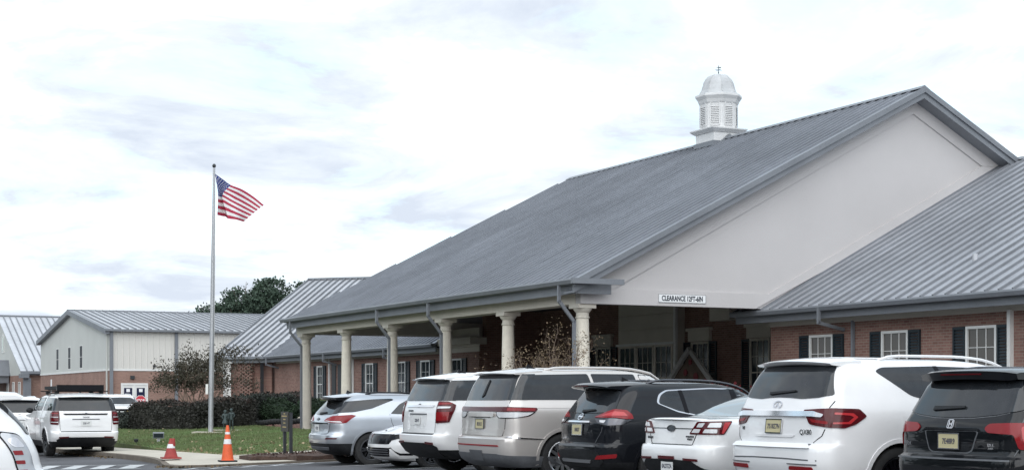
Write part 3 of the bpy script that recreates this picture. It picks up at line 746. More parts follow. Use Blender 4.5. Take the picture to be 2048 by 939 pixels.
# ------------------------------------------------------------------ gabled building at the far left
ch = empty('gabled_hall', (*wor(117.82, 4.517), 0), YAW, 'cream gabled building with steep ribbed roof at the far left edge', 'building')
rt = (9.86 - 3.965) / (132.31 - 117.82); rn = math.sqrt(1 + rt * rt)
roof_plane(ch, 'roof', 'roof_light', (-.4, 0, 3.965), (1, 0, 0), (0, 1, rt), [(0, 0), (26, 0), (26, 14.49 * rn), (0, 14.49 * rn)], .62, rib=(.08, .11))
roof_plane(ch, 'roof', 'roof_light', (-.4, 14.49, 9.86), (1, 0, 0), (0, 1, -rt), [(0, 0), (26, 0), (26, 14.49 * rn), (0, 14.49 * rn)], 3)
mb = MB(); mb.box(-.42, 26, 14.3, 14.7, 9.82, 9.95); mb.box(-.42, 26, -.14, -.02, 3.72, 3.95); mb.build('ridge_cap', 'trim_grey', ch)
mb = MB(); mb.prism([(0, .6, 3.6), (0, 28.4, 3.6), (0, 28.4, 3.9), (0, 14.49, 9.5), (0, .6, 3.95)], (.3, 0, 0)); mb.build('gable_wall', 'siding_shaded', ch)
mb = MB(); mb.box(0, 26, .6, 28.4, -.8, 3.598); mb.build('brick_base', 'brick_far', ch)
mb = MB(); mb.prism([(-.06, 12.2, 6.0), (-.06, 13.6, 6.0), (-.06, 13.6, 7.4), (-.06, 13.3, 7.8), (-.06, 12.9, 7.95), (-.06, 12.5, 7.8), (-.06, 12.2, 7.4)], (.055, 0, 0)); w_ = mb.build('window', 'white_trim', ch)
mb = MB(); mb.prism([(-.07, 12.4, 6.15), (-.07, 13.4, 6.15), (-.07, 13.4, 7.35), (-.07, 12.9, 7.75), (-.07, 12.4, 7.35)], (.009, 0, 0)); mb.build('pane', 'window_glass', w_)
for y in (3.0, 6.5, 10):
    window(ch, (-.003, y), FW, 1.1, .8, 2.9, 2, 2, shutters=False)
mb = MB(); mb.box(-.5, .3, -.6, .5, 3.3, 3.7); mb.box(-.1, .55, -.1, .55, -.8, 3.298); mb.build('porch_post', 'trim_grey', ch)
mb = MB(); mb.prism([(-4, 8.5, 3.6), (-4, 16, 3.6), (-3.2, 15, 5.2), (-3.2, 9.5, 5.2)], (3.9, 0, 0)); mb.box(-4, -.1, 8.8, 15.6, 2.9, 3.598); mb.build('porch_roof', 'trim_grey', ch)
# ------------------------------------------------------------------ vehicles
def pchip(xs, ys):
    xs = np.array(xs, float); ys = np.array(ys, float); h = np.diff(xs); d = np.diff(ys) / h
    m = np.zeros_like(xs); m[0], m[-1] = d[0], d[-1]
    for i in range(1, len(xs) - 1):
        if d[i - 1] * d[i] > 0:
            w1, w2 = 2 * h[i] + h[i - 1], h[i] + 2 * h[i - 1]
            m[i] = (w1 + w2) / (w1 / d[i - 1] + w2 / d[i])
    def f(x):
        x = min(max(x, xs[0]), xs[-1]); i = min(int(np.searchsorted(xs, x, 'right')) - 1, len(xs) - 2)
        t = (x - xs[i]) / h[i]
        return ((1 + 2 * t) * (1 - t) ** 2 * ys[i] + t * (1 - t) ** 2 * h[i] * m[i] + t * t * (3 - 2 * t) * ys[i + 1] + t * t * (t - 1) * h[i] * m[i + 1])
    return f
class Shape:
    """car body as a stack of plan outlines: x forward from the rearmost point, y left, z up"""
    def __init__(s, L, keys, rc, fc=((0, .35), (2, .35)), rb=.07, fb=.16, taper=(.045, .09), ns=44):
        s.L = L; s.keys = keys; z = [k[0] for k in keys]
        s.R = pchip(z, [k[1] for k in keys]); s.F = pchip(z, [k[2] for k in keys]); s.W = pchip(z, [k[3] for k in keys])
        s.rc = pchip(*zip(*rc)); s.fc = pchip(*zip(*fc)); s.rb, s.fb, s.tp, s.ns = rb, fb, taper, ns; s.cache = {}
    def ring(s, z):
        k = round(z, 3)
        if k in s.cache: return s.cache[k]
        Rr, F, W = s.R(z), s.F(z), s.W(z); rc, fc = min(s.rc(z), W * .8), min(s.fc(z), W * .8)
        yc = W - rc; y = np.linspace(0, yc, 9); px = [Rr + s.rb * (y / W) ** 2]; py = [y]
        x0 = Rr + s.rb * (yc / W) ** 2
        t = np.linspace(0, math.pi / 2, 10)[1:]; px.append(x0 + rc * (1 - np.cos(t))); py.append(yc + rc * np.sin(t))
        yf = W - fc; x1 = F - s.fb * (yf / W) ** 2
        x = np.linspace(x0 + rc, x1 - fc, s.ns)[1:-1]; px.append(x); py.append(np.full_like(x, W))
        t = np.linspace(math.pi / 2, 0, 9); px.append(x1 - fc * (1 - np.cos(t))); py.append(yf + fc * np.sin(t))
        y = np.linspace(yf, 0, 8)[1:]; px.append(F - s.fb * (y / W) ** 2); py.append(y)
        px = np.concatenate(px); py = np.concatenate(py)
        T = 1 - s.tp[0] * np.clip((1.5 - px) / 1.5, 0, 1) ** 2 - s.tp[1] * np.clip((px - (s.L - 1.6)) / 1.6, 0, 1) ** 2
        py = py * T
        sl = np.concatenate([[0], np.cumsum(np.hypot(np.diff(px), np.diff(py)))])
        s.cache[k] = (px, py, sl); return s.cache[k]
    def at(s, mode, u, z, sg=1):
        px, py, sl = s.ring(z)
        if mode == 'rear':
            m = int(np.argmax(py)); y = abs(u); return Vector((float(np.interp(y, py[:m + 1], px[:m + 1])), u, z))
        if mode == 'front':
            m = len(py) - 1 - int(np.argmax(py[::-1])); y = abs(u); return Vector((float(np.interp(y, py[m:][::-1], px[m:][::-1])), u, z))
        if mode == 'side': return Vector((u, sg * float(np.interp(u, px, py)), z))
        if mode == 'wrap': return Vector((float(np.interp(u, sl, px)), sg * float(np.interp(u, sl, py)), z))
        if mode == 'fwrap':
            q = sl[-1] - u; return Vector((float(np.interp(q, sl, px)), sg * float(np.interp(q, sl, py)), z))
    def normal(s, mode, u, z, sg=1):
        e = .012; z = min(max(z, s.keys[0][0] + e), s.keys[-1][0] - e)
        a = s.at(mode, u + e, z, sg) - s.at(mode, u - e, z, sg); b = s.at(mode, u, z + e, sg) - s.at(mode, u, z - e, sg)
        n = a.cross(b)
        if n.length < 1e-9: return Vector((0, 0, 1))
        n.normalize(); p = s.at(mode, u, z, sg)
        if n.dot(p - Vector((s.L / 2, 0, .8))) < 0: n = -n
        return n
def rnd(poly, r=.04, n=4):
    o = []; k = len(poly)
    for i in range(k):
        p, a, b = Vector(poly[i]).to_2d(), Vector(poly[i - 1]).to_2d(), Vector(poly[(i + 1) % k]).to_2d()
        d1, d2 = (a - p), (b - p); r_ = min(r, d1.length * .45, d2.length * .45)
        s, e = p + d1.normalized() * r_, p + d2.normalized() * r_
        for j in range(n + 1):
            t = j / n; q = s * (1 - t) ** 2 + p * 2 * t * (1 - t) + e * t * t; o.append((q.x, q.y))
    return o
class Car:
    def __init__(c, name, label, cat, shape, paint, zmin_clad=.0, arches=(), arch_r=.43, rw=.38, group=None):
        c.S = shape; c.root = empty(name, (0, 0, 0), 0, label, cat, group); c.paint = paint; c.rw = rw
        c.body(zmin_clad, arches, arch_r)
    def body(c, zclad, arches, ar):
        S = c.S; ks = [k[0] for k in S.keys]; zs = []
        for a, b in zip(ks[:-1], ks[1:]):
            n = max(2, int((b - a) / .05)); zs += [a + (b - a) * i / n for i in range(n)]
        zs.append(ks[-1]); mb = MB(); rings = [S.ring(z) for z in zs]; N = len(rings[0][0])
        for sg in (1, -1):
            V = [(r[0][i], sg * r[1][i], z) for r, z in zip(rings, zs) for i in range(N)]; F = []; mi = []
            for j in range(len(zs) - 1):
                for i in range(N - 1):
                    q = (j * N + i, j * N + i + 1, (j + 1) * N + i + 1, (j + 1) * N + i)
                    F.append(q[::-1] if sg > 0 else q); mi.append(1 if (zs[j] + zs[j + 1]) / 2 < zclad else 0)
            o = len(mb.v); mb.v += V
            for f, m_ in zip(F, mi): mb.f.append(tuple(o + k for k in f)); mb.m.append(m_)
        H = len(zs) * N
        for j, fl in ((0, True), (len(zs) - 1, False)):
            for i in range(N - 1):
                a, b = j * N + i, j * N + i + 1; q = (a, b, H + b, H + a)
                mb.f.append(q if fl else q[::-1]); mb.m.append(1 if fl else 0)
        ob = mb.build('body', [c.paint, 'black_plastic', 'arch_dark'], None, smooth=38, merge=True)
        if arches:
            cut = MB(); cut.cur = 2
            for x in arches:
                W = S.W(.6)
                for sg in (1, -1):
                    y0, y1 = sg * (W - .36), sg * (W + .3)
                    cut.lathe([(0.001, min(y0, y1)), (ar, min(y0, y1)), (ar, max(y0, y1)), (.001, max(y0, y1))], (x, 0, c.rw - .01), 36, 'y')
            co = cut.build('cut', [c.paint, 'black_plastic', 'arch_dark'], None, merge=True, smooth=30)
            md = ob.modifiers.new('b', 'BOOLEAN'); md.operation = 'DIFFERENCE'; md.solver = 'EXACT'; md.object = co
            me = bpy.data.meshes.new_from_object(ob.evaluated_get(bpy.context.evaluated_depsgraph_get()))
            ob.modifiers.clear(); ob.data = me; bpy.data.objects.remove(co)
            me.set_sharp_from_angle(angle=R(38))
        ob.parent = c.root; c.bodyo = ob
        for x in arches:                                   # arch lips
            for sg in (1, -1):
                k = 22; polys = []
                for i in range(k):
                    t0, t1 = R(-22) + R(224) * i / k, R(-22) + R(224) * (i + 1) / k
                    f = lambda r, t: (x + r * math.cos(t), c.rw - .01 + r * math.sin(t))
                    polys.append([f(ar, t0), f(ar + .05, t0), f(ar + .05, t1), f(ar, t1)])
                polys = [p for p in polys if min(q[1] for q in p) > ks[0] + .02]
                c.patch('arch_lip', 'side', polys, c.lip if hasattr(c, 'lip') else c.paint, sg, .012, .03, 9)
    lip = property(lambda c: c.__dict__.get('_lip', c.paint))
    def patch(c, name, mode, polys, mat, sg=1, off=.004, th=.012, res=.09, parent=None, label=None):
        if not isinstance(polys[0][0], (tuple, list, Vector)): polys = [polys]
        bm = bmesh.new()
        for p in polys:
            try: bm.faces.new([bm.verts.new((q[0], q[1], 0)) for q in p])
            except ValueError: pass
        bmesh.ops.remove_doubles(bm, verts=bm.verts, dist=1e-5)
        for ax in (0, 1):
            lo = min(v.co[ax] for v in bm.verts); hi = max(v.co[ax] for v in bm.verts); k = int((hi - lo) / res) + 1
            for i in range(1, k):
                cc = lo + (hi - lo) * i / k
                bmesh.ops.bisect_plane(bm, geom=bm.verts[:] + bm.edges[:] + bm.faces[:], plane_co=(cc if ax == 0 else 0, cc if ax == 1 else 0, 0), plane_no=(1, 0, 0) if ax == 0 else (0, 1, 0))
        be = [e for e in bm.edges if e.is_boundary]
        ex = bmesh.ops.extrude_edge_only(bm, edges=be)['geom']; low = {v for v in ex if isinstance(v, bmesh.types.BMVert)}
        for v in bm.verts:
            u, z = v.co.x, v.co.y; p = c.S.at(mode, u, z, sg); n = c.S.normal(mode, u, z, sg)
            v.co = p + n * (off - th if v in low else off)
        bmesh.ops.recalc_face_normals(bm, faces=bm.faces)
        me = bpy.data.meshes.new(name); bm.to_mesh(me); bm.free()
        u, z = polys[0][0][0], polys[0][0][1]
        n = c.S.normal(mode, u, z, sg)
        # the outer faces must look outwards
        tot = sum((f.normal.dot(c.S.normal(mode, polys[0][0][0], polys[0][0][1], sg)) * f.area for f in me.polygons if f.area > 0))
        if tot < 0: me.flip_normals()
        me.materials.append(M[mat]); me.shade_smooth(); me.set_sharp_from_angle(angle=R(30))
        o = mesh_obj(name, me, parent or c.root)
        if label: o['label'] = label
        return o
    def both(c, name, mode, polys, mat, off=.004, th=.012, res=.09, parents=None):
        if mode in ('rear', 'front'):
            P = polys if isinstance(polys[0][0], (tuple, list, Vector)) else [polys]
            return [c.patch(name, mode, [[(sg * q[0], q[1]) for q in p] for p in P], mat, 1, off, th, res, parents and parents[i]) for i, sg in enumerate((1, -1))]
        return [c.patch(name, mode, polys, mat, sg, off, th, res, parents and parents[i]) for i, sg in enumerate((1, -1))]
    def line(c, name, mode, pts, wd, mat='gloss_black', sg=None, off=.003, parent=None):
        polys = []
        for p, q in zip(pts[:-1], pts[1:]):
            d = (Vector(q) - Vector(p)).normalized(); n = Vector((-d.y, d.x)) * wd / 2; p, q = Vector(p), Vector(q)
            polys.append([tuple(p + n), tuple(q + n), tuple(q - n), tuple(p - n)])
        if sg is None and mode in ('side', 'wrap'): return c.both(name, mode, polys, mat, off, .006, .12)
        if sg is None and mode == 'rear2': return c.both(name, 'rear', polys, mat, off, .006, .12)
        return c.patch(name, mode, polys, mat, sg or 1, off, .006, .12, parent)
    def obj(c, name, mb, mat, parent=None, smooth=None): return mb.build(name, mat, parent or c.root, smooth)
    def wheels(c, xs, yo, R_, wd, rim, style='silver', n=10, lim=(1, -1), twin=False):
        for x in xs:
            for sg in lim:
                w_ = empty('wheel'); w_.parent = c.root; w_.location = (x, sg * (yo - wd / 2), R_)
                if sg < 0: w_.rotation_euler = (0, 0, math.pi)
                h = wd / 2; key = (R_, wd, rim, style, n, twin)
                if key not in WH:
                    t = MB(); t.lathe([(rim, -h * .85), (R_ - .06, -h), (R_ - .015, -h * .9), (R_, -h * .6), (R_, h * .6), (R_ - .015, h * .9), (R_ - .06, h), (rim + .01, h * .93), (rim, h * .8)], n=40, axis='y')
                    for k in range(40):                     # tread blocks
                        a = 2 * math.pi * k / 40
                        t.beam((R_ * math.cos(a), -h * .62, R_ * math.sin(a)), (R_ * math.cos(a), h * .62, R_ * math.sin(a)), .035, .014, (math.cos(a), 0, math.sin(a)))
                    to = t.build('tyre', 'tyre_rubber', None, smooth=40)
                    r = MB(); r.cur = 0
                    r.lathe([(rim, h * .82), (rim - .012, h * .86), (rim - .028, h * .80), (rim - .035, h * .3), (rim - .04, -h * .5)], n=40, axis='y')
                    r.lathe([(.001, h * .60), (.055, h * .62), (.075, h * .5), (.075, h * .2)], n=20, axis='y')
                    for k in range(n):
                        a = 2 * math.pi * k / n; offs = (-.11, .11) if twin else (0,)
                        for d in offs:
                            a1 = a + d * .55; ps = []
                            w0, w1 = (.017, .021) if twin else (.028, .024)
                            for rr, ww, yy in ((.06, w0, h * .52), (rim - .02, w1, h * .80)):
                                aa = a + (d * .2 if rr < .1 else d * 1.0) * (2.2 * math.pi / n if not twin else 1.4)
                                ps.append((rr, ww, yy, aa))
                            V = []
                            for rr, ww, yy, aa in ps:
                                ca, sa = math.cos(aa), math.sin(aa)
                                for du, dy_ in ((-ww, 0), (ww, 0), (ww * .8, -.035), (-ww * .8, -.035)):
                                    V.append((rr * ca - du * sa, yy + dy_, rr * sa + du * ca))
                            r.add(V, [(0, 1, 5, 4), (1, 2, 6, 5), (2, 3, 7, 6), (3, 0, 4, 7), (0, 3, 2, 1), (4, 5, 6, 7)])
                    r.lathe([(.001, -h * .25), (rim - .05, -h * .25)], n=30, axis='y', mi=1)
                    r.lathe([(.04, -h * .1), (rim * .68, -h * .1), (rim * .68, -h * .2)], n=30, axis='y', mi=2)
                    ro = r.build('rim', [{'silver': 'alloy_silver', 'dark': 'alloy_dark', 'black': 'gloss_black'}[style], 'arch_dark', 'dark_chrome'], None, smooth=35)
                    WH[key] = (to.data, ro.data); bpy.data.objects.remove(to); bpy.data.objects.remove(ro)
                for nm, me in zip(('tyre', 'rim'), WH[key]): mesh_obj(nm, me, w_)
    def plate(c, y, z, mat, s, ink='plate_ink', wd=.305, tilt=0, frame=None, out=.015, flat=False):
        p = c.S.at('rear', y, z); n = c.S.normal('rear', y, z); tilt = math.atan2(n.z, -n.x)
        e = empty('number_plate'); e.parent = c.root; e.location = p + n * out; e.rotation_euler = (0, 0 if flat else tilt, 0)
        b = MB(); h = wd * .5
        b.box(-.006, .0, -wd / 2, wd / 2, -h / 2, h / 2); b.build('plate', mat, e)
        if frame:
            f = MB(); t = .012
            for q in ((-wd / 2 - t, wd / 2 + t, h / 2, h / 2 + t), (-wd / 2 - t, wd / 2 + t, -h / 2 - t, -h / 2), (-wd / 2 - t, -wd / 2, -h / 2, h / 2), (wd / 2, wd / 2 + t, -h / 2, h / 2)): f.box(-.011, .002, q[0], q[1], q[2], q[3])
            f.build('plate_frame', frame, e)
        text(e, 'lettering', s, .082, ink, (-.008, 0, -.005), (R(90), 0, R(-90)), .001, .0015, .78)
        return e
    def badge(c, s, y, z, size, mat='chrome', sq=1.0, out=.006):
        p = c.S.at('rear', y, z); n = c.S.normal('rear', y, z)
        o = text(c.root, 'badge', s, size, mat, p + n * out, (R(90), 0, R(-90)), .002, .001, sq)
        o.rotation_euler = (R(90) - math.asin(max(-1, min(1, n.z))), 0, R(-90) + math.atan2(n.y, -n.x) * -1)
        return o
    def emblem(c, kind, y, z, r, mode='rear', mat='chrome'):
        p = c.S.at(mode, y, z); n = c.S.normal(mode, y, z); b = MB(); th = .012
        P = lambda u, v, d=0: (-d, -u, v)                     # seen from behind: u right, v up
        def loop(pts, t):
            k = len(pts)
            for i in range(k): b.beam(P(*pts[i], .006), P(*pts[(i + 1) % k], .006), t, th, (1, 0, 0))
        ell = lambda a, bb, k=20: [(a * math.cos(2 * math.pi * i / k), bb * math.sin(2 * math.pi * i / k)) for i in range(k)]
        if kind == 'ring_bar': loop(ell(r, r), .014); b.box(-.014, 0, -r * 1.25, r * 1.25, -.016, .016)
        elif kind == 'oval': loop(ell(r * 1.6, r * .65), .010); b.prism([P(*q) for q in ell(r * 1.5, r * .55)], (-.006, 0, 0))
        elif kind == 'road':
            a = [(r * 1.5 * math.cos(R(t)), r * .8 * math.sin(R(t))) for t in range(-65, 246, 15)]
            for i in range(len(a) - 1): b.beam(P(*a[i], .006), P(*a[i + 1], .006), .012, th, (1, 0, 0))
            b.beam(P(*a[0], .006), P(-.002, r * .25, .006), .014, th, (1, 0, 0)); b.beam(P(*a[-1], .006), P(.002, r * .25, .006), .014, th, (1, 0, 0))
        elif kind == 'h':
            fr = [(-r, -r * .7), (-r * .8, -r), (r * .8, -r), (r, -r * .7), (r * .9, r * .85), (r * .6, r), (-r * .6, r), (-r * .9, r * .85)]
            loop(fr, .009)
            for sx in (-1, 1): b.beam(P(sx * r * .42, -r * .8, .006), P(sx * r * .55, r * .8, .006), .012, th, (1, 0, 0))
            b.beam(P(-r * .4, -.002, .006), P(r * .4, -.002, .006), .011, th, (1, 0, 0))
        elif kind == 'bowtie':
            q = [(-2 * r, .3 * r), (-.7 * r, .3 * r), (-.5 * r, .7 * r), (.9 * r, .7 * r), (.7 * r, .3 * r), (2 * r, .3 * r), (1.8 * r, -.3 * r), (.7 * r, -.3 * r), (.5 * r, -.7 * r), (-.9 * r, -.7 * r), (-.7 * r, -.3 * r), (-1.8 * r, -.3 * r)]
            b.prism([P(u, v) for u, v in q], (-.012, 0, 0))
        o = b.build('emblem', mat, c.root); o.location = p + n * .004
        if mode == 'front': o.rotation_euler = (0, 0, math.pi)
        else: o.rotation_euler = (0, math.atan2(n.z, -n.x), 0)
        return o
    def spoiler(c, pts, hw, mat, crown=.03, sweep=.10, name='spoiler', n=12):
        """closed x-z section swept across the car"""
        mb = MB(); V = []; k = len(pts)
        for i in range(n + 1):
            y = -hw + 2 * hw * i / n; q = (y / hw) ** 2
            e = 1 - .35 * max(0, (abs(y / hw) - .8) / .2) ** 2
            zc_ = sum(p[1] for p in pts) / k
            for x, z in pts: V.append((x + sweep * q, y, zc_ + (z - zc_) * e - crown * q))
        F = [(i * k + j, (i + 1) * k + j, (i + 1) * k + (j + 1) % k, i * k + (j + 1) % k) for i in range(n) for j in range(k)]
        F += [tuple(range(k)), tuple(range(n * k, (n + 1) * k))[::-1]]
        mb.add(V, F); return mb.build(name, mat, c.root, smooth=40)
    def rails(c, x0, x1, y, z, mat, h=.05, r=.018, flat=False):
        for sg in (1, -1):
            mb = MB(); P = []; k = 14
            for i in range(k + 1):
                t = i / k; x = x0 + (x1 - x0) * t; e = min(1, min(t, 1 - t) / .12); e = math.sin(e * math.pi / 2)
                P.append((x, sg * (y - .06 * ((t - .3) ** 2)), z(x) + (h if not flat else h * .5) * e - .01))
            mb.tube(P, r, 8); mb.build('roof_rail', mat, c.root, smooth=50)
    def roofz(c, y=.6):
        zs = np.linspace(c.S.keys[-1][0], 1.2, 120)
        def f(x):
            for z in zs:
                px, py, _ = c.S.ring(z)
                if px[0] <= x <= px[-1] and np.interp(x, px, py) >= y: return float(z)
            return 1.2
        return f
    def mirrors(c, x, z, mat):
        for sg in (1, -1):
            p = c.S.at('side', x, z, sg); mb = MB()
            mb.lathe([(.001, -.10), (.06, -.095), (.095, -.06), (.105, 0), (.10, .06), (.06, .10), (.001, .105)], (0, 0, 0), 14, 'x')
            mb.v = [(v[0] * .9, v[1] * 1.15, v[2] * .85) for v in mb.v]
            o = mb.build('wing_mirror', mat, c.root, smooth=50); o.location = (p.x, p.y + sg * .15, z)
            b = MB(); b.box(-.03, .03, min(0, sg * .1), max(0, sg * .1), -.05, -.02); q = b.build('mirror_stalk', mat, o); q.location = (0, -sg * .15, 0)
    def wiper(c, y0, z0, y1, z1, wd=.035):
        c.patch('rear_wiper', 'rear', [[(y0, z0 - wd), (y1, z1 - wd * .5), (y1, z1 + wd * .5), (y0, z0 + wd)]], 'black_plastic', 1, .03, .02, .1)
    def handles(c, xs, z, mat):
        for x in xs:
            c.both('door_handle', 'side', rnd([(x - .11, z - .018), (x + .11, z - .014), (x + .11, z + .018), (x - .11, z + .016)], .015), mat, .028, .03, .2)
    def fin(c, x, mat):
        z = c.roofz(.02)(x); mb = MB()
        V = [(x - .02, 0, z + .09), (x + .17, .03, z - .01), (x + .17, -.03, z - .01), (x - .05, .03, z - .01), (x - .05, -.03, z - .01)]
        mb.add(V, [(0, 3, 1), (0, 2, 4), (0, 1, 2), (0, 4, 3), (1, 3, 4, 2)]); mb.build('aerial', mat, c.root)
    def place(c, px_a, b, yaw=0.0, z=None):
        x, y = wor(px_a, b); c.root.location = (x, y, gz(x, y) + .004 if z is None else z); c.root.rotation_euler = (0, 0, YAW + yaw)
WH = {}
SUVRC = ((0, .30), (.6, .30), (1.2, .24), (1.6, .20), (2, .3))
mir = lambda P: P + [(-y, z) for y, z in reversed(P)]        # half outline (y >= 0) to a symmetric one

def car_pearl():
    L = 5.34
    S = Shape(L, [(.27, .34, L - .3, .90), (.36, .10, L - .12, .975), (.50, .03, L - .03, 1.0), (.62, .0, L, 1.012), (.80, .01, L, 1.015), (.835, .04, L, 1.015), (.86, .10, L, 1.015), (1.02, .115, L - .02, 1.015),
                  (1.14, .13, L - .12, 1.01), (1.24, .15, L - 1.3, .995), (1.34, .185, L - 1.52, .965), (1.40, .21, L - 1.60, .945), (1.60, .30, L - 1.9, .88), (1.76, .39, L - 2.15, .80), (1.83, .48, L - 2.4, .72), (1.865, .62, L - 2.7, .60), (1.885, .85, L - 3.0, .35)], SUVRC)
    c = Car('parked_suv', 'large pearl white SUV with chrome bar and yellow plate, second from the right', 'car', S, 'paint_pearl', .30, (1.22, 4.30), .465, .405)
    c.wheels((1.22, 4.30), 1.0, .405, .28, .285, 'black', 10, twin=True)
    rw = [(0, 1.80), (.40, 1.795), (.72, 1.775), (.80, 1.60), (.875, 1.43), (.70, 1.40), (.42, 1.385), (.2, 1.40), (0, 1.405)]
    c.patch('rear_window', 'rear', rnd(mir(rw)[:-1] if False else rw[:-1] + [(0, 1.405)] + [(-y, z) for y, z in reversed(rw[1:-1])], .03), 'car_glass', 1, .009, .016, .04)
    c.patch('high_brake_lamp', 'rear', [(-.25, 1.81), (.25, 1.81), (.25, 1.83), (-.25, 1.83)], 'lens_dark_red', 1, .02, .02)
    c.spoiler([(.28, 1.845), (.34, 1.865), (.75, 1.90), (.75, 1.84), (.42, 1.795), (.31, 1.815)], .74, 'paint_pearl', .035, .10)
    c.patch('spoiler_shadow_trim', 'rear', rnd([(-.70, 1.785), (.70, 1.785), (.66, 1.815), (-.66, 1.815)], .02), 'gloss_black', 1, .012, .02)
    gl = [(.98, 1.72), (1.10, 1.765), (1.9, 1.785), (3.0, 1.765), (3.35, 1.66), (3.72, 1.42), (3.6, 1.385), (2.4, 1.38), (1.62, 1.385), (1.45, 1.42)]
    W_ = c.both('side_window', 'side', rnd(gl, .06), 'car_glass', .004, .014, .12)
    c.both('window_trim', 'side', [[(2.02, 1.385), (2.08, 1.385), (1.97, 1.785), (1.91, 1.785)]], 'gloss_black', .008, .01)
    c.both('window_trim', 'side', [[(2.78, 1.385), (2.85, 1.385), (2.74, 1.775), (2.67, 1.775)]], 'gloss_black', .008, .01)
    tl = c.both('tail_lamp', 'wrap', rnd([(.52, 1.255), (.95, 1.275), (1.30, 1.265), (1.43, 1.18), (1.28, 1.085), (1.12, 1.04), (.93, 1.05), (.66, 1.085)], .03), 'lens_dark_red', .014, .03, .06)
    c.both('lamp_bar', 'wrap', rnd([(.98, 1.225), (1.22, 1.215), (1.30, 1.17), (1.2, 1.09), (.98, 1.09), (.98, 1.11), (1.17, 1.115), (1.24, 1.17), (1.18, 1.19), (.98, 1.20)], .012), 'lens_bright', .018, .01, .06, tl)
    c.both('lamp_bar', 'wrap', rnd([(.66, 1.15), (.92, 1.12), (.92, 1.085), (.70, 1.11)], .01), 'lens_red', .018, .01, .06, tl)
    c.patch('chrome_bar', 'rear', rnd([(-.84, 1.165), (-.7, 1.175), (.7, 1.175), (.84, 1.165), (.86, 1.20), (.72, 1.235), (-.72, 1.235), (-.86, 1.20)], .02), 'chrome', 1, .035, .04, .08)
    c.emblem('road', 0, 1.315, .055); c.plate(0, 1.055, 'plate_yellow', '7518Z7N', frame='chrome', out=.012); c.badge('QX80', -.60, .99, .085)
    c.badge('V8', .70, 1.02, .06, 'dark_chrome')
    c.line('tailgate_seam', 'rear2', [(.90, 1.36), (.885, 1.28)], .010); c.line('tailgate_seam', 'rear2', [(.88, 1.03), (.85, .95), (.74, .865)], .010)
    c.patch('tailgate_crease', 'rear', rnd([(-.42, .955), (.42, .955), (.36, .925), (-.36, .925)], .02), 'paint_pearl', 1, .012, .02)
    c.patch('step_pad', 'rear', [(-.74, .842), (.74, .842), (.72, .852), (-.72, .852)], 'grey_plastic', 1, .006, .01, .1)
    c.patch('bumper_lip', 'rear', rnd([(-.78, .80), (.78, .80), (.74, .835), (-.74, .835)], .01), 'paint_pearl', 1, .03, .04)
    c.line('bumper_seam', 'rear', [(-.86, .66), (-.3, .675), (.3, .675), (.86, .66)], .016, 'grey_plastic')
    for sg, y in ((1, .62), (-1, -.62)):
        c.patch('reflector', 'rear', rnd([(y - .20, .535), (y + .20, .545), (y + .18, .59), (y - .19, .585)], .02), 'lens_red', 1, .012, .02)
        c.patch('reflector_trim', 'rear', rnd([(y - .24, .605), (y + .22, .61), (y + .22, .62), (y - .24, .618)], .004), 'grey_plastic', 1, .01, .02)
    c.wiper(.22, 1.445, -.28, 1.475, .016)
    c.rails(1.15, 3.5, .66, c.roofz(.62), 'paint_pearl', .065, .017)
    for x in (1.9, 2.75): c.line('door_seam', 'side', [(x + .1, .45), (x + .1, 1.0), (x + .02, 1.36)], .009)
    c.handles((2.35, 3.2), 1.20, 'paint_pearl'); c.mirrors(3.65, 1.4, 'paint_pearl')
    c.line('door_seam', 'side', [(1.62, .98), (1.80, .7), (1.84, .42)], .009)
    c.both('fuel_door', 'side', rnd([(1.25, 1.02), (1.43, 1.02), (1.43, 1.18), (1.25, 1.18)], .03), 'paint_pearl', .002, .006)
    return c

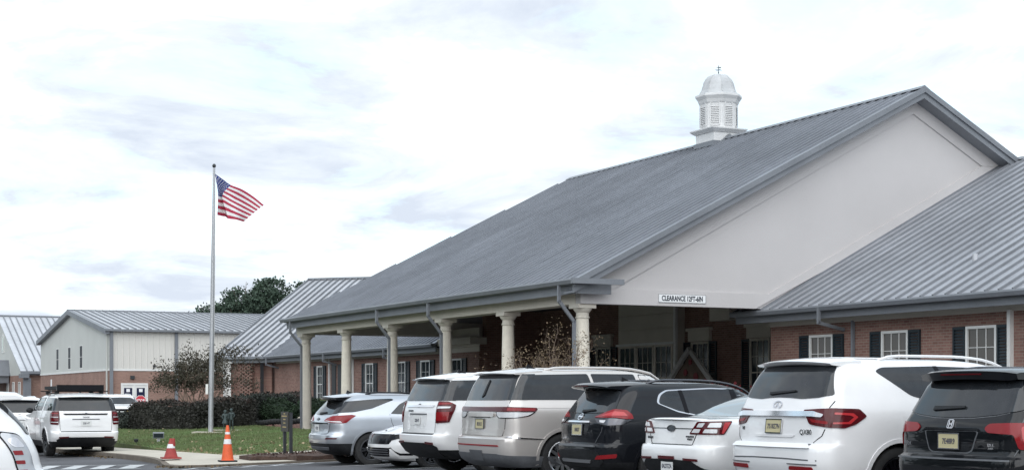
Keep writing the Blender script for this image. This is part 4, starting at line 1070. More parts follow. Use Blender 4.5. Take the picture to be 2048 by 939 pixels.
def car_black():
    L = 4.94
    S = Shape(L, [(.25, .32, L - .3, .88), (.36, .10, L - .1, .95), (.50, .02, L - .02, .985), (.64, .0, L, .995), (.755, .015, L, .997), (.775, .06, L, .997), (.80, .085, L, .997), (.95, .085, L - .02, .997), (1.05, .095, L - .2, .99), (1.14, .12, L - 1.2, .975),
                  (1.22, .165, L - 1.45, .945), (1.40, .27, L - 1.75, .885), (1.56, .37, L - 2.0, .815), (1.63, .45, L - 2.2, .75), (1.675, .58, L - 2.5, .64), (1.70, .85, L - 2.9, .40)], SUVRC)
    c = Car('parked_suv', 'black SUV cut by the right edge, with red tail lamps and silver-framed plate', 'car', S, 'paint_black', .30, (1.1, 3.92), .42, .37)
    c.wheels((1.1, 3.92), .98, .37, .25, .25, 'silver', 10)
    hw = [(0, 1.615), (.45, 1.61), (.70, 1.585), (.78, 1.45), (.865, 1.275), (.82, 1.255), (.60, 1.215), (.3, 1.19), (0, 1.185)]
    c.patch('rear_window', 'rear', rnd(hw[:-1] + [(0, 1.185)] + [(-y, z) for y, z in reversed(hw[1:-1])], .03), 'car_glass', 1, .009, .016, .04)
    c.line('window_seal', 'rear', [(-.86, 1.262), (-.60, 1.207), (-.3, 1.182), (0, 1.177), (.3, 1.182), (.6, 1.207), (.86, 1.262)], .010, 'grey_plastic')
    c.spoiler([(.23, 1.69), (.29, 1.71), (.80, 1.73), (.80, 1.66), (.42, 1.595), (.25, 1.60)], .74, 'paint_black', .03, .10)
    hb = MB(); hb.box(.225, .27, -.3, .3, 1.645, 1.66); c.obj('high_brake_lamp', hb, 'lens_dark_red')
    c.both('side_window', 'side', rnd([(.62, 1.30), (.62, 1.56), (1.2, 1.60), (3.0, 1.58), (3.35, 1.42), (3.55, 1.22), (1.1, 1.21)], .05), 'car_glass', .004, .012, .12)
    tl = c.both('tail_lamp', 'wrap', rnd([(.50, 1.075), (.56, 1.125), (.86, 1.135), (1.24, 1.13), (1.30, 1.09), (1.16, .88), (1.05, .855), (.92, .865), (.87, 1.015), (.55, 1.03)], .03), 'lens_red', .014, .03, .06)
    c.both('lamp_bar', 'wrap', rnd([(.93, 1.10), (1.12, 1.10), (1.10, .93), (.97, .92)], .03), 'lens_bright', .018, .01, .06, tl)
    c.emblem('h', 0, 1.115, .046)
    c.patch('plate_recess', 'rear', rnd([(-.42, 1.045), (.42, 1.045), (.34, .83), (.27, .805), (-.27, .805), (-.34, .83)], .03), 'grey_plastic', 1, .002, .006)
    c.patch('plate_recess_inner', 'rear', rnd([(-.40, 1.04), (.40, 1.04), (.325, .84), (.26, .82), (-.26, .82), (-.325, .84)], .03), 'paint_black', 1, .004, .006)
    c.plate(0, .935, 'plate_yellow', '7E48R9', frame='chrome', out=.012)
    c.badge('Pilot', .72, .90, .075); c.badge('EX-L', -.60, .90, .045); c.badge('AWD', -.60, .865, .03)
    c.patch('tailgate_handle', 'rear', rnd([(-.44, 1.05), (.44, 1.05), (.40, 1.075), (-.40, 1.075)], .01), 'gloss_black', 1, .016, .02)
    c.patch('bumper_seam', 'rear', rnd([(-.86, .735), (.86, .735), (.86, .75), (-.86, .75)], .004), 'grey_plastic', 1, .012, .02)
    c.patch('bumper_cladding', 'rear', [(-.85, .36), (.85, .36), (.85, .56), (-.85, .56)], 'black_plastic', 1, .012, .02)
    c.wiper(.36, 1.275, -.13, 1.29, .022)
    c.line('tailgate_seam', 'rear2', [(.885, 1.25), (.90, 1.14)], .008, 'grey_plastic'); c.line('tailgate_seam', 'rear2', [(.89, .86), (.86, .79)], .008, 'grey_plastic')
    c.rails(.75, 3.2, .66, c.roofz(.62), 'dark_chrome', .075, .020)
    c.handles((2.0, 3.0), 1.05, 'paint_black'); c.mirrors(3.45, 1.22, 'paint_black')
    for x in (1.5, 2.45): c.line('door_seam', 'side', [(x, .45), (x, 1.2)], .008, 'grey_plastic')
    return c

def sedan(label, name='parked_sedan', detail=True, paint_='paint_white'):
    L = 5.15
    S = Shape(L, [(.20, .32, L - .3, .84), (.34, .14, L - .1, .92), (.46, .05, L - .02, .955), (.58, .0, L, .966), (.70, .01, L - .01, .968), (.745, .03, L - .03, .968), (.76, .075, L - .05, .968), (.90, .085, L - .25, .965), (1.03, .10, L - 1.05, .945),
                  (1.085, .105, L - 1.35, .91), (1.105, .15, L - 1.42, .87), (1.118, .62, L - 1.48, .82), (1.135, .76, L - 1.52, .795), (1.28, 1.13, L - 1.85, .725), (1.40, 1.50, L - 2.15, .655), (1.47, 1.85, L - 2.4, .57), (1.505, 2.15, L - 2.7, .44), (1.52, 2.4, L - 2.95, .25)],
              ((0, .3), (.7, .30), (1.08, .25), (1.15, .30), (1.52, .35)), rb=.06)
    c = Car(name, label, 'car', S, paint_, .0, (1.12, 3.99), .385, .345)
    c.wheels((1.12, 3.99), .95, .345, .24, .235, 'silver', 10)
    hw = [(0, 1.455), (.36, 1.45), (.52, 1.44), (.58, 1.33), (.64, 1.22), (.70, 1.15), (.5, 1.14), (0, 1.138)]
    c.patch('rear_window', 'rear', rnd(hw[:-1] + [(0, 1.138)] + [(-y, z) for y, z in reversed(hw[1:-1])], .02), 'clear_glass', 1, .009, .016, .04)
    c.both('side_window', 'side', rnd([(1.35, 1.16), (1.75, 1.36), (2.1, 1.425), (2.9, 1.435), (3.25, 1.33), (3.6, 1.15), (1.5, 1.135)], .05), 'car_glass', .004, .012, .1)
    tl = c.both('tail_lamp', 'wrap', rnd([(.45, .905), (.60, 1.075), (1.14, 1.08), (1.04, .905)], .025), 'lens_dark_red', .012, .03, .06)
    c.both('lamp_block', 'wrap', rnd([(1.0, .92), (1.02, 1.06), (1.115, 1.065), (1.025, .92)], .01), 'lens_bright', .016, .01, .06, tl)
    for q in ([(.60, 1.0), (.645, 1.055), (.76, 1.057), (.72, 1.0)], [(.80, 1.0), (.83, 1.057), (.98, 1.058), (.98, 1.0)], [(.50, .925), (.55, .975), (.695, .975), (.665, .925)], [(.74, .925), (.77, .975), (.94, .975), (.94, .925)]):
        c.both('lamp_block', 'wrap', rnd(q, .012), 'lens_clear', .017, .01, .06, tl)
    c.line('boot_seam', 'rear2', [(.72, 1.09), (.60, .90), (.52, .76)], .012)
    c.patch('chrome_strip', 'rear', [(-.58, .975), (.58, .975), (.58, .985), (-.58, .985)], 'dark_chrome', 1, .010, .014)
    c.emblem('oval', 0, .98, .062, mat='dark_chrome')
    if detail:
        c.badge('TAURUS', .58, .845, .045, 'dark_chrome'); c.badge('INTERCEPTOR', -.46, .87, .028, 'dark_chrome'); c.badge('POLICE', -.46, .835, .035, 'dark_chrome')
    c.both('bumper_valance', 'wrap', [(0, .23), (1.05, .23), (1.0, .40), (.78, .44), (.58, .545), (0, .56)], 'black_plastic', .010, .02, .06)
    c.both('reflector', 'rear', [(.42, .555), (.72, .545), (.72, .575), (.42, .58)], 'lens_dark_red', .016, .02)
    c.patch('plate_lamp', 'rear', [(-.2, .56), (.2, .56), (.2, .60), (-.2, .60)], 'lens_dark_red', 1, .018, .02)
    c.plate(0, .475, 'plate_white', '0A277ZA', out=.03, flat=True)
    c.spoiler([(.055, 1.105), (.08, 1.125), (.24, 1.125), (.26, 1.10), (.12, 1.09)], .66, paint_, .012, .09, 'boot_lip')
    c.line('boot_seam', 'rear', [(-.52, .758), (.52, .758)], .012)
    c.handles((2.35, 3.2), .95, paint_); c.mirrors(3.5, 1.13, paint_)
    for x in (1.75, 2.7): c.line('door_seam', 'side', [(x, .35), (x, 1.1)], .008)
    c.both('fuel_door', 'side', rnd([(1.10, .80), (1.30, .80), (1.30, .95), (1.10, .95)], .03), paint_, .002, .006)
    return c

def car_crossover():
    L = 4.69
    S = Shape(L, [(.24, .32, L - .3, .82), (.36, .08, L - .1, .885), (.50, .01, L - .02, .91), (.64, .0, L, .918), (.70, .02, L, .92), (.72, .06, L, .92), (.84, .06, L - .02, .92), (.98, .065, L - .1, .915), (1.06, .09, L - .9, .91), (1.13, .14, L - 1.2, .895),
                  (1.22, .20, L - 1.4, .86), (1.40, .33, L - 1.75, .79), (1.53, .44, L - 2.0, .72), (1.60, .55, L - 2.25, .64), (1.635, .75, L - 2.6, .52), (1.65, 1.0, L - 2.9, .32)],
              ((0, .32), (.6, .32), (1.2, .27), (1.7, .3)), rb=.10)
    c = Car('parked_crossover', 'glossy black crossover between the beige SUV and the white sedan', 'car', S, 'paint_blueblack', .44, (1.02, 3.72), .41, .36)
    c.wheels((1.02, 3.72), .905, .36, .235, .24, 'silver', 10)
    hw = [(0, 1.53), (.45, 1.52), (.62, 1.49), (.70, 1.35), (.76, 1.20), (.60, 1.175), (0, 1.16)]
    c.patch('rear_window', 'rear', rnd(hw[:-1] + [(0, 1.16)] + [(-y, z) for y, z in reversed(hw[1:-1])], .03), 'car_glass', 1, .009, .016, .04)
    c.spoiler([(.10, 1.60), (.16, 1.625), (.80, 1.665), (.80, 1.61), (.50, 1.52), (.13, 1.575)], .60, 'paint_blueblack', .04, .15)
    hb = MB(); hb.box(.112, .16, -.2, .2, 1.575, 1.59); c.obj('high_brake_lamp', hb, 'lens_dark_red')
    gl = [(1.02, 1.32), (1.08, 1.44), (1.20, 1.50), (2.0, 1.535), (2.8, 1.51), (3.15, 1.38), (3.4, 1.16), (2.3, 1.125), (1.75, 1.13), (1.35, 1.20)]
    big = [(.985, 1.32), (1.05, 1.455), (1.19, 1.52), (2.0, 1.555), (2.83, 1.53), (3.19, 1.395), (3.46, 1.145), (2.3, 1.105), (1.745, 1.11), (1.335, 1.18)]
    c.both('window_trim', 'side', rnd(big, .05), 'chrome', .003, .012, .12); c.both('side_window', 'side', rnd(gl, .05), 'car_glass', .008, .014, .12)
    c.both('window_pillar', 'side', [(1.45, 1.18), (1.52, 1.165), (1.47, 1.515), (1.40, 1.51)], 'gloss_black', .011, .01)
    c.both('window_pillar', 'side', [(2.35, 1.128), (2.45, 1.13), (2.42, 1.53), (2.32, 1.53)], 'gloss_black', .011, .01)
    tl = c.both('tail_lamp', 'wrap', rnd([(.42, 1.10), (.60, 1.17), (.76, 1.225), (.95, 1.21), (1.08, 1.15), (1.16, 1.085), (1.05, 1.08), (.85, 1.10), (.62, 1.095)], .02), 'lens_red', .014, .03, .05)
    c.both('lamp_block', 'wrap', rnd([(.45, 1.085), (.62, 1.085), (.85, 1.09), (1.05, 1.07), (1.15, 1.075), (1.02, 1.0), (.8, .985), (.56, 1.02)], .03), 'dark_chrome', .010, .03, .05, tl)
    c.both('lamp_block', 'wrap', rnd([(.60, 1.06), (.74, 1.06), (.72, 1.02), (.62, 1.03)], .01), 'lens_clear', .014, .02, .05, tl)
    c.both('lamp_block', 'wrap', rnd([(.58, 1.12), (.78, 1.19), (.93, 1.18), (1.03, 1.125), (.85, 1.125)], .02), 'lens_bright', .018, .01, .05, tl)
    c.emblem('ring_bar', 0, 1.105, .055)
    c.patch('chrome_strip', 'rear', rnd([(-.36, 1.02), (.36, 1.02), (.35, 1.045), (-.35, 1.045)], .006), 'chrome', 1, .02, .03)
    c.patch('plate_recess', 'rear', rnd([(-.36, 1.015), (.36, 1.015), (.28, .80), (-.28, .80)], .03), 'gloss_black', 1, .003, .008)
    c.plate(0, .915, 'plate_yellow', '18K07', frame='chrome', out=.012)
    c.line('tailgate_seam', 'rear2', [(.78, 1.22), (.70, 1.08), (.68, .90), (.52, .72)], .008, 'grey_plastic')
    c.patch('bumper_ledge', 'rear', rnd([(-.60, .655), (.60, .655), (.58, .68), (-.58, .68)], .01), 'grey_plastic', 1, .03, .04)
    c.patch('bumper_cladding', 'rear', rnd([(-.66, .58), (-.5, .60), (.5, .60), (.66, .58), (.74, .44), (.60, .36), (-.60, .36), (-.74, .44)], .03), 'black_plastic', 1, .016, .03)
    c.patch('skid_plate', 'rear', rnd([(-.46, .425), (.46, .425), (.48, .465), (-.48, .465)], .01), 'alloy_silver', 1, .03, .03)
    c.both('reflector', 'wrap', rnd([(.60, .475), (.96, .50), (.98, .56), (.66, .535)], .02), 'lens_red', .02, .03)
    c.wiper(.02, 1.185, -.34, 1.205, .018)
    c.rails(.95, 3.0, .57, c.roofz(.54), 'dark_chrome', .05, .018); c.fin(.85, 'gloss_black')
    c.handles((2.0, 2.85), 1.02, 'paint_blueblack'); c.mirrors(3.3, 1.15, 'paint_blueblack')
    for x in (1.6, 2.4): c.line('door_seam', 'side', [(x, .4), (x, 1.1)], .008, 'grey_plastic')
    c.both('fuel_door', 'side', rnd([(1.1, .88), (1.28, .88), (1.28, 1.04), (1.1, 1.04)], .05), 'paint_blueblack', .002, .006)
    return c

def car_champagne():
    L = 5.33
    S = Shape(L, [(.24, .30, L - .3, .92), (.36, .07, L - .1, .99), (.47, .02, L - .02, 1.01), (.60, .0, L, 1.02), (.72, .0, L, 1.025), (.745, .04, L, 1.025), (.765, .085, L, 1.025), (1.0, .095, L - .02, 1.025), (1.15, .105, L - .1, 1.02), (1.25, .125, L - 1.3, 1.0),
                  (1.345, .165, L - 1.55, .965), (1.50, .23, L - 1.8, .925), (1.68, .31, L - 2.05, .87), (1.78, .37, L - 2.2, .82), (1.84, .46, L - 2.45, .74), (1.875, .62, L - 2.75, .60), (1.89, .9, L - 3.1, .35)], ((0, .26), (.6, .26), (1.2, .20), (1.6, .16), (2, .3)), rb=.06)
    c = Car('parked_suv', 'champagne beige SUV with a red lamp bar across its tailgate', 'car', S, 'paint_champagne', .30, (1.15, 4.26), .455, .405)
    c.wheels((1.15, 4.26), 1.012, .405, .285, .28, 'silver', 12)
    hw = [(0, 1.80), (.60, 1.795), (.76, 1.775), (.82, 1.6), (.905, 1.365), (.6, 1.36), (0, 1.36)]
    c.patch('rear_window', 'rear', rnd(hw[:-1] + [(0, 1.36)] + [(-y, z) for y, z in reversed(hw[1:-1])], .02), 'car_glass', 1, .009, .016, .04)
    c.both('window_pillar', 'wrap', rnd([(.90, 1.365), (1.16, 1.365), (1.02, 1.79), (.80, 1.785)], .015), 'car_glass', .011, .018, .03)
    c.both('side_window', 'side', rnd([(.44, 1.365), (.53, 1.775), (1.70, 1.80), (1.80, 1.365)], .03), 'car_glass', .006, .014, .12)
    c.both('side_window', 'side', rnd([(1.85, 1.365), (1.76, 1.80), (2.60, 1.80), (2.70, 1.365)], .03), 'car_glass', .006, .014, .12)
    c.both('side_window', 'side', rnd([(2.78, 1.365), (2.68, 1.80), (3.10, 1.77), (3.42, 1.58), (3.65, 1.365)], .03), 'car_glass', .006, .014, .12)
    c.spoiler([(.26, 1.815), (.32, 1.84), (.8, 1.90), (.8, 1.85), (.42, 1.795), (.29, 1.795)], .76, 'paint_champagne', .025, .08)
    tl = c.both('tail_lamp', 'wrap', rnd([(0.0, 1.175), (0, 1.245), (.9, 1.25), (1.38, 1.235), (1.41, 1.205), (1.38, 1.17), (.9, 1.17)], .012), 'lens_dark_red', .016, .03, .06)
    c.both('lamp_bar', 'wrap', rnd([(.88, 1.185), (.88, 1.235), (1.36, 1.225), (1.36, 1.185)], .01), 'lens_red', .020, .01, .06, tl)
    c.both('reverse_lamp_trim', 'wrap', rnd([(.55, 1.168), (1.39, 1.165), (1.28, 1.10), (1.05, 1.065), (.68, 1.062), (.60, 1.09)], .02), 'dark_chrome', .010, .02, .06)
    c.both('reverse_lamp', 'wrap', rnd([(.585, 1.165), (1.35, 1.16), (1.25, 1.11), (1.04, 1.078), (.69, 1.075), (.62, 1.10)], .02), 'lens_clear', .014, .02, .06)
    c.line('tailgate_seam', 'rear2', [(.86, 1.36), (.855, 1.10), (.84, .90), (.78, .77)], .009)
    c.patch('tailgate_ledge', 'rear', rnd([(-.50, 1.085), (.50, 1.085), (.52, 1.145), (-.52, 1.145)], .02), 'paint_champagne', 1, .03, .04)
    c.patch('plate_recess', 'rear', rnd([(-.36, 1.07), (.36, 1.07), (.34, 1.082), (-.34, 1.082)], .004), 'gloss_black', 1, .015, .02)
    c.plate(0, .965, 'plate_yellow', '8D31X', frame='grey_plastic', out=.012)
    c.patch('tailgate_crease', 'rear', rnd([(-.78, .775), (.78, .775), (.84, .885), (-.84, .885)], .02), 'paint_champagne', 1, .014, .02)
    c.both('chrome_strip', 'wrap', rnd([(.90, .765), (1.62, .725), (1.62, .715), (.90, .74)], .004), 'chrome', .014, .02)
    c.patch('bumper_reflector', 'rear', rnd([(-.80, .60), (.80, .60), (.78, .625), (-.78, .625)], .006), 'lens_red', 1, .010, .02)
    c.both('bumper_valance', 'wrap', [(0, .26), (1.74, .26), (1.74, .43), (.98, .455), (.70, .48), (0, .48)], 'grey_plastic', .010, .02, .06)
    c.patch('tow_cover', 'rear', rnd([(-.22, .36), (.22, .36), (.24, .53), (-.24, .53)], .01), 'grey_plastic', 1, .016, .02)
    c.line('body_crease', 'side', [(.62, 1.235), (2.0, 1.235), (3.8, 1.22)], .012, 'paint_champagne', off=.006)
    c.wiper(.10, 1.43, .06, 1.68, .016) if False else c.patch('rear_wiper', 'rear', [[(.10, 1.40), (.03, 1.44), (.02, 1.68), (.06, 1.70)]], 'black_plastic', 1, .025, .02)
    c.rails(.95, 3.6, .66, c.roofz(.63), 'paint_champagne', .05, .022)
    c.handles((2.45, 3.35), 1.13, 'paint_champagne'); c.mirrors(3.6, 1.38, 'paint_champagne')
    for x in (1.82, 2.75): c.line('door_seam', 'side', [(x, .5), (x, 1.36)], .009)
    c.fin(1.0, 'gloss_black')
    return c

def car_white_suv(label, rack=False, front=False, group=None):
    L = 5.35
    S = Shape(L, [(.28, .36, L - .3, .92), (.40, .13, L - .12, .985), (.52, .04, L - .03, 1.015), (.60, .0, L, 1.02), (.72, .0, L, 1.028), (.745, .03, L, 1.028), (.765, .075, L, 1.028), (.98, .085, L, 1.028), (1.13, .095, L - .03, 1.02), (1.20, .105, L - .12, 1.005), (1.26, .12, L - 1.3, .99),
                  (1.35, .155, L - 1.52, .965), (1.50, .22, L - 1.75, .925), (1.70, .31, L - 2.05, .86), (1.77, .36, L - 2.2, .82), (1.83, .46, L - 2.5, .73), (1.865, .62, L - 2.8, .60), (1.885, .9, L - 3.1, .35)], ((0, .26), (.6, .26), (1.2, .18), (1.6, .15), (2, .3)), rb=.05)
    c = Car('parked_suv', label, 'car', S, 'paint_white', .46 if not front else .35, (1.20, 4.27), .46, .40, group)
    c.wheels((1.20, 4.27), 1.01, .40, .28, .275, 'dark' if rack else 'silver', 6, twin=True)
    hw = [(0, 1.755), (.62, 1.75), (.775, 1.735), (.83, 1.6), (.905, 1.37), (.6, 1.365), (0, 1.365)]
    c.patch('rear_window', 'rear', rnd(hw[:-1] + [(0, 1.365)] + [(-y, z) for y, z in reversed(hw[1:-1])], .02), 'car_glass', 1, .009, .016, .04)
    c.both('window_pillar', 'wrap', rnd([(.90, 1.37), (1.12, 1.37), (.98, 1.745), (.80, 1.74)], .015), 'car_glass', .011, .018, .03)
    for q in ([(.40, 1.375), (.50, 1.745), (1.62, 1.765), (1.72, 1.375)], [(1.95, 1.375), (1.82, 1.765), (2.58, 1.765), (2.68, 1.36)], [(2.76, 1.36), (2.66, 1.765), (3.08, 1.735), (3.40, 1.56), (3.66, 1.345)]):
        c.both('side_window', 'side', rnd(q, .03), 'car_glass', .006, .014, .12)
    c.spoiler([(.20, 1.79), (.26, 1.815), (.8, 1.895), (.8, 1.85), (.40, 1.765), (.23, 1.77)], .77, 'paint_white', .025, .08)
    c.patch('spoiler_underside', 'rear', rnd([(-.74, 1.735), (.74, 1.735), (.70, 1.77), (-.70, 1.77)], .01), 'gloss_black', 1, .03, .03)
    tl = c.both('tail_lamp', 'wrap', rnd([(.77, 1.355), (.98, 1.355), (1.16, 1.29), (1.17, 1.20), (1.08, .975), (.80, .955), (.78, 1.1)], .02), 'lens_dark_red', .016, .03, .06)
    for z0, z1, mt in (((1.27, 1.30, 'lens_red'), (1.17, 1.19, 'lens_clear'), (1.09, 1.11, 'lens_red'), (1.02, 1.045, 'lens_clear')) if rack else ((1.22, 1.26, 'lens_clear'), (1.0, 1.16, 'lens_red'), (1.29, 1.33, 'lens_red'))):
        c.both('lamp_block', 'wrap', rnd([(.81, z0), (1.05, z0 + .01), (1.07, z1), (.81, z1)], .01), mt, .020, .01, .06, tl)
    c.patch('tailgate_bar', 'rear', rnd([(-.62, 1.245), (.62, 1.245), (.66, 1.285), (-.66, 1.285)], .01), 'gloss_black' if rack else 'chrome', 1, .018, .02)
    c.emblem('bowtie', 0, 1.275, .05, mat='dark_chrome'); c.badge('TAHOE' if rack else 'SUBURBAN', .0 if rack else .38, 1.175, .06 if rack else .05, 'dark_chrome')
    c.patch('plate_recess', 'rear', rnd([(-.42, 1.13), (.42, 1.13), (.36, .90), (-.36, .90)], .02), 'paint_white', 1, .005, .01)
    c.patch('tailgate_handle', 'rear', [(-.40, 1.105), (.40, 1.105), (.40, 1.13), (-.40, 1.13)], 'grey_plastic', 1, .014, .02)
    c.plate(0, 1.0, 'plate_white', '22B14T', out=.014)
    c.line('tailgate_seam', 'rear2', [(.775, 1.36), (.765, 1.0), (.75, .78)], .010); c.patch('step_pad', 'rear', [(-.74, .742), (.74, .742), (.74, .76), (-.74, .76)], 'black_plastic', 1, .008, .02)
    c.patch('bumper_valance', 'rear', rnd([(-.80, .32), (.80, .32), (.86, .52), (.7, .585), (-.7, .585), (-.86, .52)], .03), 'black_plastic', 1, .012, .03)
    c.both('reflector', 'rear', rnd([(.52, .575), (.80, .565), (.80, .60), (.52, .61)], .008), 'lens_dark_red', .018, .02)
    c.rails(.85, 3.3, .66, c.roofz(.63), 'black_plastic' if rack else 'paint_white', .05, .02)
    c.handles((2.25, 3.2), 1.12, 'paint_white'); c.mirrors(3.62, 1.36, 'black_plastic')
    for x in (1.78, 2.73): c.line('door_seam', 'side', [(x, .5), (x, 1.36)], .009)
    c.fin(.95, 'gloss_black')
    if rack:
        mb = MB(); zr = 1.985
        for y in np.linspace(-.56, .56, 8): mb.box(1.0, 2.9, y - .05, y + .05, zr, zr + .03)
        c.obj('rack_slats', mb, 'black_plastic')['kind'] = 'stuff'
        mb = MB(); mb.box(.92, .99, -.70, .70, zr - .02, zr + .16); c.obj('wind_fairing', mb, 'gloss_black')
        for y in (-.67, .67):
            mb = MB(); mb.beam((.98, y, zr + .07), (2.95, y, zr + .07), .06, .1); c.obj('rack_rail', mb, 'black_plastic')
        for x in (1.15, 2.6):
            mb = MB(); mb.beam((x, -.88, 1.955), (x, .88, 1.955), .05, .03)
            for y in (-.66, .66): mb.box(x - .06, x + .06, y - .06, y + .06, 1.87, 1.97)
            c.obj('rack_crossbar', mb, 'black_plastic')
    if front:
        fz = [(0, 1.70), (.55, 1.69), (.74, 1.60), (.86, 1.36), (.5, 1.32), (0, 1.31)]
        c.patch('windscreen', 'front', rnd(fz[:-1] + [(0, 1.31)] + [(-y, z) for y, z in reversed(fz[1:-1])], .03), 'car_glass', 1, .006, .014, .1)
        c.patch('grille', 'front', rnd([(-.60, .72), (.60, .72), (.66, 1.06), (-.66, 1.06)], .04), 'gloss_black', 1, .012, .02)
        c.patch('grille_bar', 'front', rnd([(-.62, .885), (.62, .885), (.62, .93), (-.62, .93)], .01), 'paint_white', 1, .03, .03)
        c.emblem('bowtie', 0, .905, .07, 'front', 'sign_gold').location.x += .03
        c.both('headlamp', 'fwrap', rnd([(.62, .92), (1.05, .94), (1.10, 1.06), (.66, 1.05)], .02), 'lens_clear', .012, .02)
        c.patch('lower_grille', 'front', rnd([(-.7, .42), (.7, .42), (.74, .62), (-.74, .62)], .03), 'black_plastic', 1, .012, .02)
        c.patch('bumper_strip', 'front', rnd([(-.72, .64), (.72, .64), (.72, .68), (-.72, .68)], .008), 'chrome', 1, .02, .02)
    return c

def car_silver(label='silver crossover at the end of the row beside the lawn', pt='paint_silver'):
    L = 4.65
    S = Shape(L, [(.24, .34, L - .3, .82), (.36, .10, L - .1, .885), (.50, .02, L - .02, .91), (.58, .0, L, .916), (.68, .01, L, .92), (.71, .05, L, .92), (.82, .07, L - .02, .92), (.93, .06, L - .1, .915), (1.02, .085, L - .9, .91), (1.10, .13, L - 1.2, .895),
                  (1.18, .19, L - 1.4, .86), (1.34, .33, L - 1.75, .79), (1.47, .46, L - 2.0, .72), (1.55, .60, L - 2.25, .63), (1.595, .80, L - 2.6, .51), (1.61, 1.05, L - 2.9, .32)],
              ((0, .34), (.6, .34), (1.2, .28), (1.7, .3)), rb=.11)
    c = Car('parked_crossover', label, 'car', S, pt, .50, (1.02, 3.74), .41, .365)
    c.wheels((1.02, 3.74), .905, .365, .235, .245, 'dark', 5, twin=True)
    hw = [(0, 1.46), (.45, 1.45), (.60, 1.43), (.68, 1.30), (.75, 1.16), (.5, 1.135), (0, 1.12)]
    c.patch('rear_window', 'rear', rnd(hw[:-1] + [(0, 1.12)] + [(-y, z) for y, z in reversed(hw[1:-1])], .03), 'car_glass', 1, .009, .016, .04)
    c.both('quarter_window', 'wrap', rnd([(.74, 1.17), (.64, 1.42), (1.20, 1.47), (1.62, 1.485), (1.72, 1.46), (1.45, 1.27), (1.12, 1.19)], .03), 'car_glass', .005, .014, .06)
    c.both('side_window', 'side', rnd([(1.48, 1.15), (1.72, 1.36), (1.95, 1.465), (2.3, 1.485), (2.32, 1.12)], .03), 'car_glass', .005, .014, .1)
    c.both('side_window', 'side', rnd([(2.39, 1.12), (2.37, 1.485), (2.75, 1.465), (3.1, 1.32), (3.35, 1.11)], .03), 'car_glass', .005, .014, .1)
    c.line('window_pillar', 'side', [(1.93, 1.14), (1.90, 1.44)], .03, 'gloss_black', off=.010)
    c.spoiler([(.16, 1.50), (.22, 1.525), (.90, 1.605), (.90, 1.55), (.5, 1.46), (.18, 1.46)], .58, 'gloss_black', .03, .15)
    c.spoiler([(.19, 1.526), (.25, 1.545), (.92, 1.62), (.92, 1.60), (.3, 1.53)], .57, pt, .03, .15, 'spoiler_top')
    tl = c.both('tail_lamp', 'wrap', rnd([(.42, 1.0), (.48, 1.045), (.70, 1.10), (1.12, 1.13), (1.24, 1.11), (1.10, .96), (1.02, .945), (.74, .955), (.44, .985)], .02), 'lens_red', .014, .03, .05)
    c.both('lamp_block', 'wrap', rnd([(.48, .99), (.74, .972), (1.0, .96), (.95, .99), (.7, .99), (.5, 1.0)], .006), 'lens_clear', .018, .01, .05, tl)
    c.patch('tailgate_bar', 'rear', rnd([(-.62, .925), (.62, .925), (.60, .955), (-.60, .955)], .01), 'gloss_black', 1, .012, .02)
    c.emblem('bowtie', 0, 1.03, .045, mat='dark_chrome')
    c.patch('plate_recess', 'rear', rnd([(-.42, .915), (.42, .915), (.34, .72), (-.34, .72)], .03), pt, 1, .003, .006)
    c.plate(0, .835, 'plate_white', '4C72E', out=.012)
    c.line('tailgate_seam', 'rear2', [(.78, 1.14), (.72, 1.02)], .009); c.line('tailgate_seam', 'rear2', [(.70, .93), (.62, .72), (.3, .70)], .009)
    c.both('reflector', 'wrap', rnd([(.62, .595), (.92, .60), (.94, .625), (.64, .625)], .008), 'lens_dark_red', .012, .02)
    c.patch('bumper_strip', 'rear', rnd([(-.6, .36), (.6, .36), (.66, .42), (-.66, .42)], .02), 'grey_plastic', 1, .018, .02)
    c.wiper(.05, 1.145, -.32, 1.17, .02)
    c.rails(1.0, 3.0, .56, c.roofz(.53), 'gloss_black', .04, .018); c.fin(.78, 'gloss_black')
    c.handles((1.95, 2.85), 1.04, 'dark_chrome'); c.mirrors(3.25, 1.12, pt)
    c.line('door_seam', 'side', [(1.46, 1.14), (1.50, .95), (1.62, .72)], .009); c.line('door_seam', 'side', [(2.36, .45), (2.36, 1.12)], .009)
    return c

